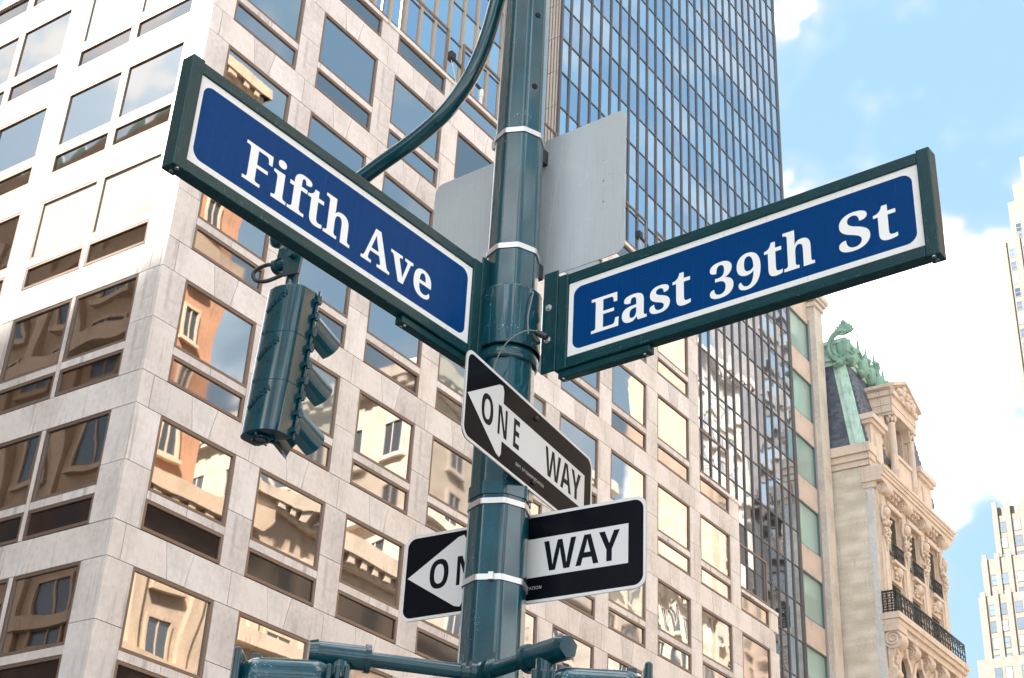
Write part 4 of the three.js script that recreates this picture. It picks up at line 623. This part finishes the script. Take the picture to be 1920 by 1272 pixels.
function plateG(w, h, r, t) { const g = new THREE.ExtrudeGeometry(roundRect(w, h, r), { depth: t, bevelEnabled: false, curveSegments: 10 }); g.translate(0, 0, -t); return g; }
function oneWay(label, x, y, z, yaw, bands, clip) {
  const w = 0.914, h = 0.305, G = thing('one_way_sign', label, 'road sign', 'one way signs strapped to the post', x, y - h, z, -yaw);
  part('plate', plateG(w, h, 0.038, 0.003).translate(w / 2, h / 2, 0), alu, G);
  part('face', faceG(w - 0.002, h - 0.002, 0.037).translate(w / 2, h / 2, 0.0008), oneWayFace, G);
  for (const [u, v] of clip) { part('bolt', sph(u, v, 0.003, 0.009, 1, 1, 0.7, 10), blackPlastic, G); }
  G.updateMatrixWorld(true); const inv = G.matrixWorld.clone().invert();
  for (const b of bands) { const g = bandG(b, 0.019); g.translate(PX, 0, PZ); g.applyMatrix4(inv); part('strap', g, steel, G); }
  return G;
}
{ const R = Math.PI / 180;
  const lo = oneWay('black and white one way sign behind the post, arrow partly hidden by it', -3.044, 3.451, -3.672, -3.71 * R, [3.428, 3.172], []);
  lo.updateMatrixWorld(true); { const g = boxG(0.016, 0.024, 0.012).clone(); g.rotateY(0.39); g.translate(PX + Math.sin(0.39) * poleR(3.17) * 0.96 + 0.012, 3.172, PZ + Math.cos(0.39) * poleR(3.17) * 0.96); g.applyMatrix4(lo.matrixWorld.clone().invert()); part('strap_buckle', g, steel, lo); }
  const up = oneWay('steeply angled one way sign under the street name signs', -2.449, 3.799, -3.166, -96.42 * R, [], [[0.47, 0.268], [0.47, 0.036]]);
  part('bracket', merged([bx(0.455, 0.485, -0.03, 0.02, -0.05, -0.004), bx(0.44, 0.50, -0.05, -0.028, -0.05, -0.03), cylBetween([0.47, -0.03, -0.02], [0.47, -0.09, -0.03], 0.012, 0.012, 8)]), steel, up); }
{ // blank grey back of a sign facing the other way
  const w = 0.909, h = 0.621, G = thing('sign_back', 'blank grey aluminium back of a rectangular sign behind the post', 'road sign', null, -3.117, 4.373, -3.75, -2.877 * Math.PI / 180);
  const scratch = canvasTex(1024, 700, (x, W, H) => { x.fillStyle = '#c4c8ca'; x.fillRect(0, 0, W, H); for (let i = 0; i < 1400; i++) { x.fillStyle = sr() < 0.5 ? 'rgba(255,255,255,0.05)' : 'rgba(40,50,60,0.04)'; x.fillRect(sr() * W, sr() * H, 1 + sr() * 2, 20 + sr() * 160); } scuffs(x, W, H, 90, 'rgba(255,255,255,0.4)'); scuffs(x, W, H, 30, 'rgba(70,80,90,0.25)'); x.strokeStyle = 'rgba(255,255,255,0.5)'; x.lineWidth = 2; x.beginPath(); x.moveTo(700, 60); x.bezierCurveTo(690, 300, 640, 380, 650, 690); x.stroke(); });
  const sh = roundRect(w, h, 0.04); for (const y of [-0.09, 0, 0.09]) { const p = new THREE.Path(); p.absarc(0.36, y + 0.02, 0.0055, 0, Math.PI * 2); sh.holes.push(p); } { const p = new THREE.Path(); p.absarc(-0.38, -0.15, 0.0055, 0, Math.PI * 2); sh.holes.push(p); }
  const g = new THREE.ExtrudeGeometry(sh, { depth: 0.003, bevelEnabled: false, curveSegments: 10 }); { const p = g.attributes.position, uv = g.attributes.uv; for (let i = 0; i < p.count; i++) uv.setXY(i, p.getX(i) / w + 0.5, p.getY(i) / h + 0.5); } g.translate(w / 2, h / 2, -0.003);
  part('plate', g, M({ map: scratch, color: lin(0.90, 0.96, 1.0), metalness: 0.25, roughness: 0.28 }), G);
  G.updateMatrixWorld(true); const inv = G.matrixWorld.clone().invert();
  for (const b of [4.904, 4.397]) { const q = bandG(b, 0.021); q.translate(PX, 0, PZ); q.applyMatrix4(inv); part('strap', q, steel, G); const c = boxG(0.022, 0.034, 0.016).clone(); c.translate(PX - poleR(b) * 0.9, b - 0.003, PZ + poleR(b) * 0.42); c.applyMatrix4(inv); part('strap_buckle', c, steel, G); const br = bx(0.48, 0.56, b - 4.373 - 0.03, b - 4.373 + 0.03, 0.001, 0.035); part('mounting_bracket', br, blackPlastic, G); }
}
{ // loose wires at the collar
  const W1 = M({ color: lin(0.16, 0.18, 0.18), roughness: 0.4 });
  const G = thing('loose_wire', 'thin loose wire looping from the post to the East 39th St sign bracket', 'wire', null, PX, 0, PZ);
  part('wire', tubeG([[0.02, 3.80, 0.115], [0.05, 3.90, 0.135], [0.09, 3.97, 0.13], [0.135, 4.02, 0.09], [0.165, 4.03, 0.045]], 0.0024, 40, 6), W1, G);
  part('wire', tubeG([[0.115, 4.21, 0.03], [0.118, 4.16, 0.045], [0.112, 4.10, 0.05], [0.118, 4.03, 0.052]], 0.003, 30, 6), W1, G);
  part('wire_connector', merged([cylBetween([0.15, 4.03, 0.05], [0.185, 4.005, 0.04], 0.011), cylBetween([0.14, 4.02, 0.055], [0.16, 3.985, 0.05], 0.008)]), blackPlastic, G);
}
// ------------------------------------------------------------------ pedestrian signal brackets at the foot of the picture
const OX = 0.062, OZ = 0.128;
function pedBracket(label, th, len, lift, hood, side, top) {
  const d = V3(Math.cos(th), 0, Math.sin(th)), G = thing('signal_bracket', label, 'bracket', 'pipe brackets clamped round the post', PX + OX, 2.852, PZ + OZ);
  const at = (s, y = 0) => [d.x * s, y, d.z * s], s0 = 0.025;
  part('pipe', uvm(cylBetween(at(s0), at(len - 0.03, lift), 0.0225, 0.0225, 20), 0.3), green, G);
  const t = [cylBetween(at(len - 0.075, lift), at(len + 0.07, lift), 0.036, 0.036, 22), cylBetween(at(len, lift), at(len, lift - 0.11), 0.031, 0.031, 20), cylBetween(at(len - 0.085, lift), at(len - 0.07, lift), 0.042, 0.042, 22)];
  part('tee_fitting', merged(t), green, G);
  part('end_plug', cylBetween(at(len + 0.07, lift), at(len + 0.095, lift), 0.040, 0.034, 6), green, G);
  part('saddle', uvm(new RoundedBoxGeometry(0.05, 0.05, 0.05, 3, 0.012).rotateY(-th), 0.3), green, G, -d.x * 0.005, -0.002 * side, -d.z * 0.005);
  part('clamp', merged([cylBetween(at(s0 - 0.01), at(s0 + 0.012), 0.036, 0.036, 20), cylBetween(at(s0 + 0.03), at(s0 + 0.04), 0.033, 0.033, 20)]), green, G);
  const bolt = cylBetween([d.x * (s0 + 0.035), 0.02, d.z * (s0 + 0.035)], [d.x * (s0 + 0.035), 0.052, d.z * (s0 + 0.035)], 0.006); part('clamp_bolt', bolt, green, G);
  // signal head below
  const c62 = Math.cos(0.62), s62 = -Math.sin(0.62), H = thing('pedestrian_signal', hood, 'signal', 'pedestrian signals under the post', PX + OX + d.x * len + c62 * side * 0.12, 2.44, PZ + OZ + d.z * len + s62 * side * 0.12, 0.62);
  const hb = new RoundedBoxGeometry(0.29, top, 0.25, 6, 0.07); hb.translate(side * 0.02, top / 2, 0); part('housing', uvm(hb, 0.4), green, H);
  const rib = []; for (const x of [-0.155, -0.13, -0.105]) { const r = new RoundedBoxGeometry(0.016, top - 0.03, 0.275, 3, 0.008); r.translate(side * x, top / 2 - 0.012, 0); rib.push(r); } part('housing_rib', merged(rib), green, H);
  part('hood', merged([new RoundedBoxGeometry(0.022, top + 0.012, 0.29, 4, 0.01).translate(side * 0.155, top / 2, 0), new RoundedBoxGeometry(0.03, 0.03, 0.05, 2, 0.006).translate(side * 0.12, top + 0.008, 0)]), green, H);
}
pedBracket('green pipe bracket with tee fitting on the side of the Fifth Ave sign', 132 * Math.PI / 180, 0.42, 0.005, 'green ridged pedestrian signal head hung under the long pipe', -1, 0.382);
pedBracket('short green pipe bracket with hexagonal end plug below the East 39th St sign', 17 * Math.PI / 180, 0.30, 0.0, 'green ridged pedestrian signal head hung under the short pipe', 1, 0.356);

scene.traverse((o) => { if (o.isMesh) { o.castShadow = o.receiveShadow = true; } });
renderer.render(scene, camera);
